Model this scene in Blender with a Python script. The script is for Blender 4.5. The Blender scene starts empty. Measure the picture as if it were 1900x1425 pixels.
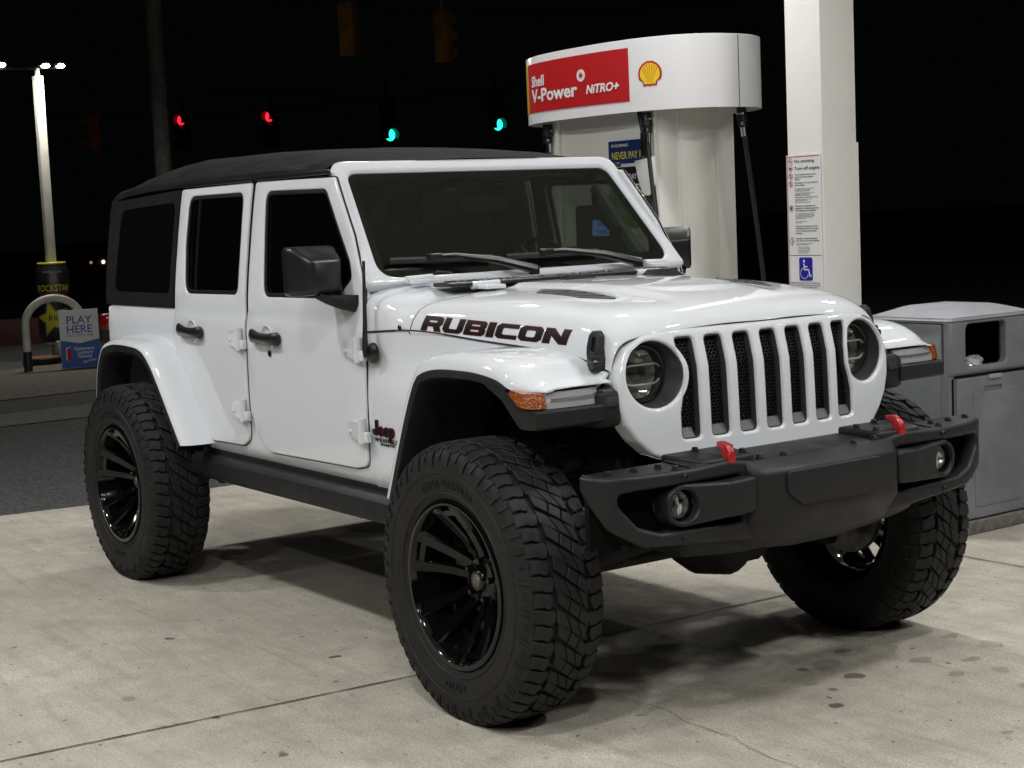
import bpy, bmesh, math, random
from mathutils import Vector, Matrix
random.seed(7)
sc = bpy.context.scene
COL = sc.collection
R = math.radians

# ------------------------------------------------------------------ camera
cam_d = bpy.data.cameras.new('camera')
cam_d.sensor_width = 36.0
cam_d.lens = 2981.42343 / 1900 * 36.0
cam_d.clip_start = 0.05
cam_d.clip_end = 400
cam = bpy.data.objects.new('camera', cam_d)
COL.objects.link(cam)
yaw, pit, rol = 2.53767725, -0.105415652, -0.0438317929
fw = Vector((math.cos(pit) * math.cos(yaw), math.cos(pit) * math.sin(yaw), math.sin(pit)))
rt = fw.cross(Vector((0, 0, 1))).normalized()
up = rt.cross(fw)
r2 = rt * math.cos(rol) + up * math.sin(rol)
u2 = -rt * math.sin(rol) + up * math.cos(rol)
cam.matrix_world = Matrix(((r2.x, u2.x, -fw.x, 4.43277116), (r2.y, u2.y, -fw.y, -3.74830487), (r2.z, u2.z, -fw.z, 1.65487924), (0, 0, 0, 1)))
sc.camera = cam

# ------------------------------------------------------------------ world: a night sky, almost black
world = bpy.data.worlds.new('World')
sc.world = world
world.use_nodes = True
bg = world.node_tree.nodes['Background']
bg.inputs[0].default_value = (0.75, 0.95, 1.0, 1)
bg.inputs[1].default_value = 0.0011

# ------------------------------------------------------------------ canopy lamps of the filling station (the fixtures are built further down)
LAMP_Z = 4.62
LAMP_POWER = 35.0
LAMPS = [(x, y, p * q) for y, p in ((-6.2, 0.80), (-3.3, 1.30), (1.7, 1.15), (5.6, 0.30)) for x, q in ((-4.5, 0.85), (-2.2, 1.0), (2.1, 1.1), (4.4, 1.45))]
LAMP_COLOR = (1.0, 0.988, 0.962)

sc.view_settings.view_transform = 'Standard'
sc.view_settings.look = 'None'
sc.view_settings.exposure = 0.0
sc.view_settings.gamma = 1.0
sc.cycles.use_denoising = True
sc.cycles.max_bounces = 8
sc.cycles.transparent_max_bounces = 12
sc.cycles.sample_clamp_indirect = 6.0

# ------------------------------------------------------------------ materials
MATS = {}
def mat(name, col, rough=0.5, metal=0.0, coat=0.0, coat_rough=0.03, spec=0.5, bump=None, vary=None, emit=None, estr=1.0, trans=0.0, ior=1.5, rvary=None):
    """Principled material; bump=(scale, strength, dist), vary=(scale, amount) mottles the colour, rvary=(scale, amount) the roughness."""
    m = bpy.data.materials.new(name)
    m.use_nodes = True
    nt = m.node_tree
    b = nt.nodes['Principled BSDF']
    b.inputs['Base Color'].default_value = (*col, 1)
    b.inputs['Roughness'].default_value = rough
    b.inputs['Metallic'].default_value = metal
    b.inputs['Coat Weight'].default_value = coat
    b.inputs['Coat Roughness'].default_value = coat_rough
    b.inputs['Specular IOR Level'].default_value = spec
    b.inputs['IOR'].default_value = ior
    b.inputs['Transmission Weight'].default_value = trans
    tc = nt.nodes.new('ShaderNodeTexCoord')
    if emit:
        b.inputs['Emission Color'].default_value = (*emit, 1)
        b.inputs['Emission Strength'].default_value = estr
    if vary:
        n = nt.nodes.new('ShaderNodeTexNoise')
        n.inputs['Scale'].default_value = vary[0]
        n.inputs['Detail'].default_value = 6
        nt.links.new(tc.outputs['Object'], n.inputs['Vector'])
        r = nt.nodes.new('ShaderNodeMapRange')
        r.inputs['From Min'].default_value = 0.3
        r.inputs['From Max'].default_value = 0.7
        r.inputs['To Min'].default_value = 1 - vary[1]
        r.inputs['To Max'].default_value = 1 + vary[1]
        nt.links.new(n.outputs['Fac'], r.inputs['Value'])
        mx = nt.nodes.new('ShaderNodeMix')
        mx.data_type = 'RGBA'
        mx.blend_type = 'MULTIPLY'
        mx.inputs['Factor'].default_value = 1
        mx.inputs[6].default_value = (*col, 1)
        nt.links.new(r.outputs['Result'], mx.inputs[7])
        nt.links.new(mx.outputs[2], b.inputs['Base Color'])
    if rvary:
        n = nt.nodes.new('ShaderNodeTexNoise')
        n.inputs['Scale'].default_value = rvary[0]
        n.inputs['Detail'].default_value = 5
        nt.links.new(tc.outputs['Object'], n.inputs['Vector'])
        r = nt.nodes.new('ShaderNodeMapRange')
        r.inputs['From Min'].default_value = 0.3
        r.inputs['From Max'].default_value = 0.7
        r.inputs['To Min'].default_value = rough - rvary[1]
        r.inputs['To Max'].default_value = rough + rvary[1]
        nt.links.new(n.outputs['Fac'], r.inputs['Value'])
        nt.links.new(r.outputs['Result'], b.inputs['Roughness'])
    if bump:
        n = nt.nodes.new('ShaderNodeTexNoise')
        n.inputs['Scale'].default_value = bump[0]
        n.inputs['Detail'].default_value = 4
        nt.links.new(tc.outputs['Object'], n.inputs['Vector'])
        bp = nt.nodes.new('ShaderNodeBump')
        bp.inputs['Strength'].default_value = bump[1]
        bp.inputs['Distance'].default_value = bump[2]
        nt.links.new(n.outputs['Fac'], bp.inputs['Height'])
        nt.links.new(bp.outputs['Normal'], b.inputs['Normal'])
    MATS[name] = m
    return m

def clear_glass(name, tint, rough=0.0, refl=1.0):
    """Thin pane: a Fresnel mix of tinted see-through and mirror reflection."""
    m = bpy.data.materials.new(name)
    m.use_nodes = True
    nt = m.node_tree
    for n in list(nt.nodes):
        nt.nodes.remove(n)
    out = nt.nodes.new('ShaderNodeOutputMaterial')
    tr = nt.nodes.new('ShaderNodeBsdfTransparent')
    tr.inputs['Color'].default_value = (*tint, 1)
    gl = nt.nodes.new('ShaderNodeBsdfGlossy')
    gl.inputs['Roughness'].default_value = rough
    gl.inputs['Color'].default_value = (refl, refl, refl, 1)
    # Schlick reflectance that is the same from both faces of the pane
    geo = nt.nodes.new('ShaderNodeNewGeometry')
    dot = nt.nodes.new('ShaderNodeVectorMath'); dot.operation = 'DOT_PRODUCT'
    nt.links.new(geo.outputs['Incoming'], dot.inputs[0]); nt.links.new(geo.outputs['Normal'], dot.inputs[1])
    def mth(op, x, y):
        n = nt.nodes.new('ShaderNodeMath'); n.operation = op
        for k, c in ((0, x), (1, y)):
            if isinstance(c, (int, float)): n.inputs[k].default_value = c
            else: nt.links.new(c, n.inputs[k])
        return n.outputs[0]
    c1 = mth('SUBTRACT', 1.0, mth('ABSOLUTE', dot.outputs['Value'], 0.0))
    fres = mth('ADD', 0.042, mth('MULTIPLY', 0.95, mth('POWER', c1, 5.0)))
    mx = nt.nodes.new('ShaderNodeMixShader')
    nt.links.new(fres, mx.inputs['Fac'])
    nt.links.new(tr.outputs[0], mx.inputs[1])
    nt.links.new(gl.outputs[0], mx.inputs[2])
    nt.links.new(mx.outputs[0], out.inputs['Surface'])
    MATS[name] = m
    return m

M_white = mat('white_car_paint', (0.635, 0.663, 0.705), rough=0.55, spec=0.22, coat=1.0, coat_rough=0.006)
M_black = mat('textured_black_plastic', (0.0105, 0.011, 0.0125), rough=0.48, spec=0.36, bump=(520, 0.5, 0.0012), rvary=(9, 0.09))
M_gloss = mat('gloss_black_alloy', (0.003, 0.003, 0.0035), rough=0.07, spec=0.42)
M_satin = mat('satin_black_plastic', (0.012, 0.012, 0.013), rough=0.30)
M_grey_pl = mat('grey_grille_plastic', (0.032, 0.033, 0.035), rough=0.42, spec=0.4)
M_ledge = mat('grey_slot_ledge', (0.11, 0.11, 0.112), rough=0.5)
M_dark = mat('dark_void', (0.004, 0.004, 0.004), rough=0.9, spec=0.1)
M_rubber = mat('tyre_rubber', (0.0105, 0.0105, 0.011), rough=0.62, spec=0.33, bump=(240, 0.25, 0.001), vary=(14, 0.3))
M_tread = mat('dusty_tread_rubber', (0.055, 0.054, 0.053), rough=0.85, spec=0.25, bump=(300, 0.3, 0.001), vary=(22, 0.5))
M_seal = mat('rubber_seal', (0.005, 0.005, 0.005), rough=0.6, spec=0.25)
M_fabric = mat('black_soft_top_canvas', (0.009, 0.009, 0.0095), rough=0.9, spec=0.12, bump=(14, 0.55, 0.02), vary=(5, 0.25))
M_tint = mat('dark_tinted_glass', (0.0015, 0.0015, 0.002), rough=0.012, spec=0.5)
M_vinyl = mat('dark_vinyl_window', (0.003, 0.003, 0.0035), rough=0.12, bump=(6, 0.4, 0.02))
M_glass = clear_glass('windscreen_glass', (0.575, 0.615, 0.585))
M_lens = clear_glass('clear_lens', (0.86, 0.88, 0.88))
M_chrome = mat('chrome', (0.75, 0.76, 0.78), rough=0.12, metal=1.0)
M_bar = mat('bright_lamp_bar', (0.62, 0.63, 0.65), rough=0.3, metal=0.4)
M_reflector = mat('lamp_reflector', (0.62, 0.62, 0.60), rough=0.22, metal=0.85)
M_steel = mat('dull_steel', (0.22, 0.21, 0.20), rough=0.45, metal=0.9, vary=(30, 0.3))
M_under = mat('dirty_underbody', (0.010, 0.010, 0.010), rough=0.7, spec=0.25, vary=(20, 0.4))
M_red = mat('red_tow_hook_paint', (0.36, 0.006, 0.009), rough=0.35, coat=0.4, coat_rough=0.15)
M_amber = mat('amber_lens', (0.27, 0.058, 0.004), rough=0.14, coat=0.8, bump=(110, 0.9, 0.006), vary=(60, 0.35), spec=0.6)
M_drl = mat('ribbed_clear_lamp', (0.42, 0.42, 0.44), rough=0.16, coat=1.0, metal=0.3)
M_redlens = mat('red_tail_lens', (0.09, 0.003, 0.003), rough=0.15, coat=0.5)
M_decal = mat('black_decal', (0.005, 0.0045, 0.005), rough=0.45, spec=0.2)
M_decal_red = mat('dark_red_decal_edge', (0.15, 0.010, 0.014), rough=0.45, spec=0.2)
M_interior = mat('dark_interior', (0.016, 0.017, 0.016), rough=0.75, spec=0.2)
M_trim_in = mat('pale_pillar_trim', (0.20, 0.24, 0.215), rough=0.4)
M_hex = mat('hex_mesh_plastic', (0.011, 0.011, 0.012), rough=0.4)

# ------------------------------------------------------------------ mesh helpers
def link(name, me, m=None, parent=None, sharp=38):
    o = bpy.data.objects.new(name, me)
    COL.objects.link(o)
    if m is not None:
        me.materials.clear()
        for q in (m if isinstance(m, (list, tuple)) else [m]):
            me.materials.append(q)
    if len(me.polygons):
        me.polygons.foreach_set('use_smooth', [True] * len(me.polygons))
        if sharp is not None:
            me.set_sharp_from_angle(angle=R(sharp))
    me.update()
    if parent is not None:
        o.parent = parent
    return o

def ob(name, bm, m=None, parent=None, sharp=38, recalc=True):
    if recalc:
        bmesh.ops.recalc_face_normals(bm, faces=bm.faces)
    me = bpy.data.meshes.new(name)
    bm.to_mesh(me)
    bm.free()
    return link(name, me, m, parent, sharp)

def tag(o, label=None, cat=None, group=None, kind=None):
    if label: o['label'] = label
    if cat: o['category'] = cat
    if group: o['group'] = group
    if kind: o['kind'] = kind
    return o

def empty(name, loc=(0, 0, 0), label=None, cat=None, group=None, rz=0.0):
    o = bpy.data.objects.new(name, None)
    o.empty_display_size = 0.2
    COL.objects.link(o)
    o.location = loc
    o.rotation_euler = (0, 0, rz)
    return tag(o, label, cat, group)

def lerp_tab(tab, x):
    if x <= tab[0][0]: return tab[0][1]
    for (a, b), (c, d) in zip(tab, tab[1:]):
        if x <= c:
            return b + (d - b) * (x - a) / (c - a)
    return tab[-1][1]

def smooth_tab(tab, x):
    """Monotone-ish cubic through a table."""
    n = len(tab)
    if x <= tab[0][0]: return tab[0][1]
    if x >= tab[-1][0]: return tab[-1][1]
    for i in range(n - 1):
        if x <= tab[i + 1][0]:
            x0, y0 = tab[i]; x1, y1 = tab[i + 1]
            def slope(k):
                if k == 0: return (tab[1][1] - tab[0][1]) / (tab[1][0] - tab[0][0])
                if k == n - 1: return (tab[-1][1] - tab[-2][1]) / (tab[-1][0] - tab[-2][0])
                a = (tab[k][1] - tab[k - 1][1]) / (tab[k][0] - tab[k - 1][0])
                b = (tab[k + 1][1] - tab[k][1]) / (tab[k + 1][0] - tab[k][0])
                return 0 if a * b <= 0 else 2 * a * b / (a + b)
            h = x1 - x0; t = (x - x0) / h
            return (y0 * (1 + 2 * t) * (1 - t) ** 2 + h * slope(i) * t * (1 - t) ** 2 + y1 * t * t * (3 - 2 * t) + h * slope(i + 1) * t * t * (t - 1))

def rpoly(pts, r=0.0, n=5):
    """Polygon with rounded corners; a point may carry its own radius as third value."""
    out = []
    k = len(pts)
    for i in range(k):
        p = Vector(pts[i][:2]); a = Vector(pts[i - 1][:2]); b = Vector(pts[(i + 1) % k][:2])
        rr = pts[i][2] if len(pts[i]) > 2 else r
        if rr <= 1e-6:
            out.append((p.x, p.y)); continue
        da = (a - p); db = (b - p)
        la, lb = da.length, db.length
        da.normalize(); db.normalize()
        ang = da.angle(db)
        t = min(rr / math.tan(ang / 2), la * 0.49, lb * 0.49)
        p0 = p + da * t; p1 = p + db * t
        for j in range(n + 1):
            s = j / n
            q = p0 * (1 - s) ** 2 + p * 2 * s * (1 - s) + p1 * s * s
            out.append((q.x, q.y))
    return out

def circ(cx, cy, r, n=32, ry=None):
    ry = ry or r
    return [(cx + r * math.cos(2 * math.pi * i / n), cy + ry * math.sin(2 * math.pi * i / n)) for i in range(n)]

def cut_mesh(me, cuts):
    """cuts: list of (axis, value)"""
    bm = bmesh.new(); bm.from_mesh(me)
    for ax, v in cuts:
        co = Vector((0, 0, 0)); co[ax] = v
        no = Vector((0, 0, 0)); no[ax] = 1
        bmesh.ops.bisect_plane(bm, geom=bm.verts[:] + bm.edges[:] + bm.faces[:], plane_co=co, plane_no=no, dist=1e-6)
    return bm

def plate(name, outer, holes=(), th=0.02, bev=0.0, fn=None, cu=(), cv=(), m=None, parent=None, sharp=38, res=2, fill='BOTH'):
    """Flat plate with holes and rounded edges, bent by fn(u, v, w)->xyz; w runs from -th (back) to 0 (front)."""
    c = bpy.data.curves.new(name, 'CURVE')
    c.dimensions = '2D'; c.fill_mode = fill
    for loop in [outer] + list(holes):
        s = c.splines.new('POLY'); s.points.add(len(loop) - 1)
        for p, q in zip(s.points, loop): p.co = (q[0], q[1], 0, 1)
        s.use_cyclic_u = True
    c.extrude = max(th / 2 - bev, 0)
    if bev > 0:
        c.bevel_depth = bev; c.bevel_resolution = res; c.offset = -bev
    o = bpy.data.objects.new(name, c)
    me = bpy.data.meshes.new_from_object(o)
    bpy.data.objects.remove(o); bpy.data.curves.remove(c)
    bm = cut_mesh(me, [(0, v) for v in cu] + [(1, v) for v in cv])
    bpy.data.meshes.remove(me)
    bmesh.ops.remove_doubles(bm, verts=bm.verts, dist=1e-5)
    for v in bm.verts:
        u, w_, z = v.co
        v.co = Vector(fn(u, w_, z - th / 2)) if fn else Vector((u, w_, z - th / 2))
    return ob(name, bm, m, parent, sharp)

def frange(a, b, st):
    n = max(1, int(round((b - a) / st)))
    return [a + (b - a) * i / n for i in range(1, n)]

def add_box(bm, c, s, bev=0.0, rot=None, seg=2):
    g = bmesh.ops.create_cube(bm, size=1.0)
    vs = g['verts']
    for v in vs: v.co = Vector((v.co.x * s[0], v.co.y * s[1], v.co.z * s[2]))
    if bev > 0:
        es = list({e for v in vs for e in v.link_edges})
        r = bmesh.ops.bevel(bm, geom=es, offset=bev, segments=seg, affect='EDGES', profile=0.5)
        vs = list({v for f in r['faces'] for v in f.verts} | {v for v in vs if v.is_valid})
    mtx = Matrix.Translation(Vector(c)) @ (rot.to_4x4() if rot is not None else Matrix.Identity(4))
    for v in vs: v.co = mtx @ v.co
    return vs

def box(name, c, s, bev=0.0, m=None, parent=None, rot=None, seg=2):
    bm = bmesh.new(); add_box(bm, c, s, bev, rot, seg)
    return ob(name, bm, m, parent)

def add_rings(bm, rings, closed=True, caps=(True, True)):
    """Skin a list of rings (each a list of points)."""
    vr = [[bm.verts.new(p) for p in r] for r in rings]
    n = len(vr[0])
    for a, b in zip(vr, vr[1:]):
        for i in range(n if closed else n - 1):
            j = (i + 1) % n
            try: bm.faces.new((a[i], a[j], b[j], b[i]))
            except ValueError: pass
    if closed:
        if caps[0]:
            try: bm.faces.new(vr[0][::-1])
            except ValueError: pass
        if caps[1]:
            try: bm.faces.new(vr[-1])
            except ValueError: pass
    return vr

def loft(name, rings, closed=True, caps=(True, True), m=None, parent=None, sharp=38):
    bm = bmesh.new(); add_rings(bm, rings, closed, caps)
    return ob(name, bm, m, parent, sharp)

def add_tube(bm, path, r, n=12, cap=True, sec=None):
    """Tube along a path; r number or list; sec optional (list of 2D pts)."""
    path = [Vector(p) for p in path]
    k = len(path)
    rings = []
    prev = None
    for i, p in enumerate(path):
        t = (path[min(i + 1, k - 1)] - path[max(i - 1, 0)]).normalized()
        if prev is None:
            a = Vector((0, 0, 1)) if abs(t.z) < 0.9 else Vector((1, 0, 0))
            u = (a - t * a.dot(t)).normalized()
        else:
            u = (prev - t * prev.dot(t)).normalized()
        prev = u
        v = t.cross(u)
        rr = r[i] if isinstance(r, (list, tuple)) else r
        s = sec or [(math.cos(2 * math.pi * j / n), math.sin(2 * math.pi * j / n)) for j in range(n)]
        rings.append([p + u * (q[0] * rr) + v * (q[1] * rr) for q in s])
    add_rings(bm, rings, True, (cap, cap))

def tube(name, path, r, n=12, m=None, parent=None, sec=None, sharp=38):
    bm = bmesh.new(); add_tube(bm, path, r, n, True, sec)
    return ob(name, bm, m, parent, sharp)

def add_lathe(bm, prof, n=48, axis='y', c=(0, 0, 0), closed=False):
    """prof: (r, h) along axis."""
    c = Vector(c); rings = []
    for r, h in prof:
        ring = []
        for i in range(n):
            a = 2 * math.pi * i / n
            ca, sa = math.cos(a) * r, math.sin(a) * r
            if axis == 'y': p = (sa, h, ca)
            elif axis == 'x': p = (h, sa, ca)
            else: p = (ca, sa, h)
            ring.append(c + Vector(p))
        rings.append(ring)
    if closed: rings.append(rings[0])
    add_rings(bm, rings, True, (False, False))
    bmesh.ops.remove_doubles(bm, verts=bm.verts, dist=1e-6)

def lathe(name, prof, n=48, axis='y', c=(0, 0, 0), m=None, parent=None, closed=False, sharp=38):
    bm = bmesh.new(); add_lathe(bm, prof, n, axis, c, closed)
    return ob(name, bm, m, parent, sharp)

def text(name, body, size, fn, m, parent=None, bold=0.0, depth=0.002, align='LEFT', sx=1.0, shear=0.0, cuts=(), spacing=1.0, line=1.0):
    """Lettering: built flat in (u, v), then mapped by fn(u, v, w)."""
    c = bpy.data.curves.new(name, 'FONT')
    c.body = body; c.size = size; c.extrude = depth / 2; c.offset = bold * size
    c.align_x = align; c.shear = shear; c.space_character = spacing; c.space_line = line
    c.resolution_u = 3
    o = bpy.data.objects.new(name, c)
    me = bpy.data.meshes.new_from_object(o)
    bpy.data.objects.remove(o); bpy.data.curves.remove(c)
    bm = cut_mesh(me, cuts)
    bpy.data.meshes.remove(me)
    for v in bm.verts:
        v.co = Vector(fn(v.co.x * sx, v.co.y, v.co.z))
    return ob(name, bm, m, parent, 30)

def offs(poly, d):
    """Offset a closed polygon outward (d > 0) by vertex normals."""
    n = len(poly); area = sum(poly[i - 1][0] * poly[i][1] - poly[i][0] * poly[i - 1][1] for i in range(n))
    s = 1 if area > 0 else -1
    out = []
    for i in range(n):
        a = Vector(poly[i - 1]); b = Vector(poly[i]); c = Vector(poly[(i + 1) % n])
        e1 = (b - a); e2 = (c - b)
        if e1.length < 1e-9 or e2.length < 1e-9:
            out.append(tuple(b)); continue
        e1.normalize(); e2.normalize()
        n1 = Vector((e1.y, -e1.x)) * s; n2 = Vector((e2.y, -e2.x)) * s
        m_ = n1 + n2
        if m_.length < 1e-6: m_ = n1.copy()
        m_.normalize()
        k = d / max(0.35, m_.dot(n1))
        out.append((b.x + m_.x * k, b.y + m_.y * k))
    return out

def join(name, objs, parent=None, mats=None):
    bm = bmesh.new(); slots = []
    for o in objs:
        me = o.data
        base = []
        for q in me.materials:
            if q not in slots: slots.append(q)
            base.append(slots.index(q))
        k0 = len(bm.faces)
        bm.from_mesh(me)
        bm.faces.ensure_lookup_table()
        for f in bm.faces[k0:]:
            f.material_index = base[f.material_index] if f.material_index < len(base) else 0
        bpy.data.objects.remove(o); bpy.data.meshes.remove(me)
    me = bpy.data.meshes.new(name); bm.to_mesh(me); bm.free()
    for q in slots: me.materials.append(q)
    o = bpy.data.objects.new(name, me); COL.objects.link(o)
    if parent is not None: o.parent = parent
    return o

# ================================================================== THE CAR
car = empty('off_road_car', (0, 0, 0), 'white four-door off-road car with black soft top, on huge tyres beside the fuel pump', 'car')

YB = [(0.60, 0.745), (0.64, 0.765), (0.70, 0.798), (0.98, 0.804), (1.20, 0.803), (1.245, 0.799), (1.275, 0.792), (1.36, 0.788), (1.55, 0.766), (1.836, 0.722), (1.92, 0.70)]
def Yb(z): return smooth_tab(YB, z)
HW = [(-0.84, 0.797), (-0.806, 0.792), (-0.556, 0.754), (-0.146, 0.694), (0.265, 0.634), (0.43, 0.611), (0.5, 0.602)]
def hw(x): return lerp_tab(HW, x)
SEAM = [(-0.806, 1.240), (-0.556, 1.252), (-0.146, 1.224), (0.265, 1.188), (0.43, 1.143), (0.5, 1.12)]
def seamz(x): return smooth_tab(SEAM, x)
SD = [1, -1]          # sides: -1 is the passenger side that faces the camera

def side_fn(s, off):
    return lambda u, v, w: (u, s * (Yb(v) + off + w), v)

CV_SIDE = [0.64, 0.67, 0.70, 0.75, 0.85, 1.0, 1.1, 1.2, 1.23, 1.245, 1.26, 1.275, 1.3, 1.36, 1.45, 1.55, 1.65, 1.75, 1.83]

# ---- bonnet
ZC = [(-0.60, 1.387), (-0.2, 1.386), (0.0, 1.380), (0.13, 1.369), (0.25, 1.356), (0.372, 1.336), (0.43, 1.317), (0.47, 1.296), (0.495, 1.272)]
SEC = [(0, 0), (0.2, -0.0005), (0.4, -0.003), (0.55, -0.006), (0.66, -0.010), (0.76, -0.015), (0.84, -0.023), (0.90, -0.035), (0.94, -0.050), (0.968, -0.074), (0.985, -0.101), (0.995, -0.131), (1.0, -0.16)]
def smst(a, b, x):
    t = min(1, max(0, (x - a) / (b - a))); return t * t * (3 - 2 * t)
def dome(x, y):
    ax = smst(0.40, 0.12, x)
    edge = 0.315 - 0.05 * smst(-0.5, 0.3, x)
    return ax * (0.016 * smst(edge, edge - 0.055, abs(y)) - 0.006)
def hood_pt(x, f):
    """f: 0 centre .. 1 bottom of the side wall"""
    w = hw(x)
    y = w * f
    zc_ = smooth_tab(ZC, x + 0.13 * y * y)
    dz = smooth_tab(SEC, f)
    z = zc_ + dz + dome(x, y)
    return y, z
FS = [0, .06, .12, .18, .24, .3, .35, .4, .44, .48, .52, .56, .6, .64, .68, .72, .76, .8, .84, .87, .9, .925, .95, .965, .98, .99, .997, 1.0]

def make_cowl():
    """Cowl between the doors and the bonnet; runs a little way under the bonnet's rear edge."""
    FF_ = [1.0, 0.997, 0.985, 0.965, 0.935, 0.90, 0.85, 0.75, 0.5, 0.25, 0.0]
    rings = []
    for x in [-0.835 + 0.0225 * i for i in range(23)]:
        h = hw(x) - 0.002
        zt = 1.417 - 0.055 * (x + 0.835)
        A = [(h, 1.243), (h - 0.001, 1.285), (h - 0.006, 1.325), (h - 0.018, 1.355), (h - 0.040, 1.377), (h - 0.075, 1.391), (h - 0.12, zt - 0.016), (h - 0.2, zt - 0.008), (0.4, zt - 0.004), (0.2, zt - 0.001), (0, zt)]
        B = [hood_pt(x, f) for f in FF_]
        B = [(y - 0.005, z - 0.006) for y, z in B]
        B[0] = (B[0][0], seamz(x) - 0.002); B[-1] = (0, B[-1][1])
        k = smst(-0.80, -0.57, x)
        prof = [(p[0] * (1 - k) + q[0] * k, p[1] * (1 - k) + q[1] * k) for p, q in zip(A, B)]
        if x > -0.56: prof[0] = (prof[0][0], seamz(x) + 0.006)
        rings.append([(x, -a_, b_) for a_, b_ in prof] + [(x, a_, b_) for a_, b_ in prof[-2::-1]])
    return loft('cowl', rings, closed=False, m=M_white, sharp=50)

# ---- body tub: both flanks, fenders, cowl, tail panel, floor pan
parts = []
arch_r = [(-3.43, 0.80), (-3.33, 0.80), (-3.27, 0.97), (-3.20, 1.08), (-3.12, 1.12), (-2.70, 1.12), (-2.60, 1.07), (-2.47, 0.92), (-2.33, 0.66), (-2.30, 0.64)]
flank = [(-0.81, 1.288), (-3.40, 1.288, 0.0), (-3.43, 1.27)] + arch_r + [(-0.81, 0.64)]
for s in SD:
    parts.append(plate('flank', rpoly(flank), th=0.03, bev=0.003, fn=side_fn(s, -0.012), cv=CV_SIDE, cu=frange(-3.4, -0.8, 0.3), m=M_white))
    def fen_fn(u, v, w, s=s):
        k = min(1, max(0, (v - 0.98) / 0.2)); k = k * k * (3 - 2 * k)
        yy = 0.797 * (1 - k) + hw(u) * k if v > 0.7 else 0.797 - (0.70 - v) * 0.5
        return (u, s * (yy - 0.004 + w), v)
    fen = [(x, seamz(x) - 0.004) for x in (-0.806, -0.7, -0.556, -0.35, -0.146, 0.06, 0.265, 0.35, 0.43)] + [(0.435, 1.08), (0.30, 1.12), (-0.14, 1.13), (-0.24, 1.09), (-0.36, 0.94), (-0.50, 0.64), (-0.806, 0.64)]
    parts.append(plate('fender', fen, th=0.02, bev=0.003, fn=fen_fn, cu=frange(-0.8, 0.46, 0.07), cv=frange(0.64, 1.25, 0.04), m=M_white))
parts.append(make_cowl())
# tail panel and floor
parts.append(box('tail', (-3.425, 0, 0.98), (0.03, 1.57, 0.60), 0.01, M_white))
parts.append(box('pan', (-1.65, 0, 0.655), (2.0, 1.46, 0.03), 0, M_under))
parts.append(box('pan', (-2.95, 0, 0.85), (0.9, 1.05, 0.03), 0, M_under))
parts.append(box('firewall', (-0.52, 0, 0.93), (0.02, 1.38, 0.56), 0, M_under))
parts.append(box('pan', (-2.40, 0, 0.78), (0.02, 1.5, 0.28), 0, M_under))
for s in SD:
    parts.append(box('rocker_under', (-1.55, s * 0.68, 0.645), (1.7, 0.18, 0.02), 0, M_under))
body = join('body', parts, car)

# ---- wheel wells (dark liners behind the tyres)
for s in SD:
    box('wheel_well', (-0.08, s * 0.45, 0.95), (0.82, 0.02, 0.46), 0, M_under, car)
    box('wheel_well', (-2.95, s * 0.50, 0.93), (0.95, 0.02, 0.50), 0, M_under, car)
box('engine_bay_light_block', (0.08, 0, 1.00), (0.62, 0.66, 0.44), 0.02, M_dark, car)  # plain dark box added under the bonnet to block light

# ---- bonnet
def hood_rear(f):
    return lerp_tab([(0, -0.548), (0.55, -0.545), (0.68, -0.50), (0.78, -0.45), (0.84, -0.470), (0.90, -0.508), (0.95, -0.528), (0.98, -0.540), (1.0, -0.548)], f)
def hood_front(f):
    return smooth_tab([(0, 0.497), (0.6, 0.477), (0.8, 0.462), (0.92, 0.447), (1.0, 0.435)], f)
NS = 44
rings = []
for i in range(NS + 2):
    t = i / (NS - 1) if i < NS else 1.0
    t = t ** 0.85
    ring = []
    for f in FS:
        x0, x1 = hood_rear(f), hood_front(f)
        x = x0 + (x1 - x0) * t
        y, z = hood_pt(x, f)
        if f >= 0.997:
            z = min(z, seamz(x) + (0.03 if f < 1 else 0.0))
            if f == 1.0: z = seamz(x) + 0.003
        if i == NS: z -= 0.006; x += 0.001
        if i == NS + 1: z -= 0.012; x -= 0.03
        ring.append((x, y, z))
    rings.append([(x, -y, z) for x, y, z in ring[::-1]] + ring[1:])
hood = loft('bonnet', rings, closed=False, m=M_white, parent=car, sharp=60)

def hood_top(x, y):
    return hood_pt(x, min(1, abs(y) / hw(x)))[1]
def hood_side_y(x, z):
    lo, hi = 0.80, 1.0
    for _ in range(30):
        mid = (lo + hi) / 2
        if hood_pt(x, mid)[1] > z: lo = mid
        else: hi = mid
    return hw(x) * lo

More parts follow.
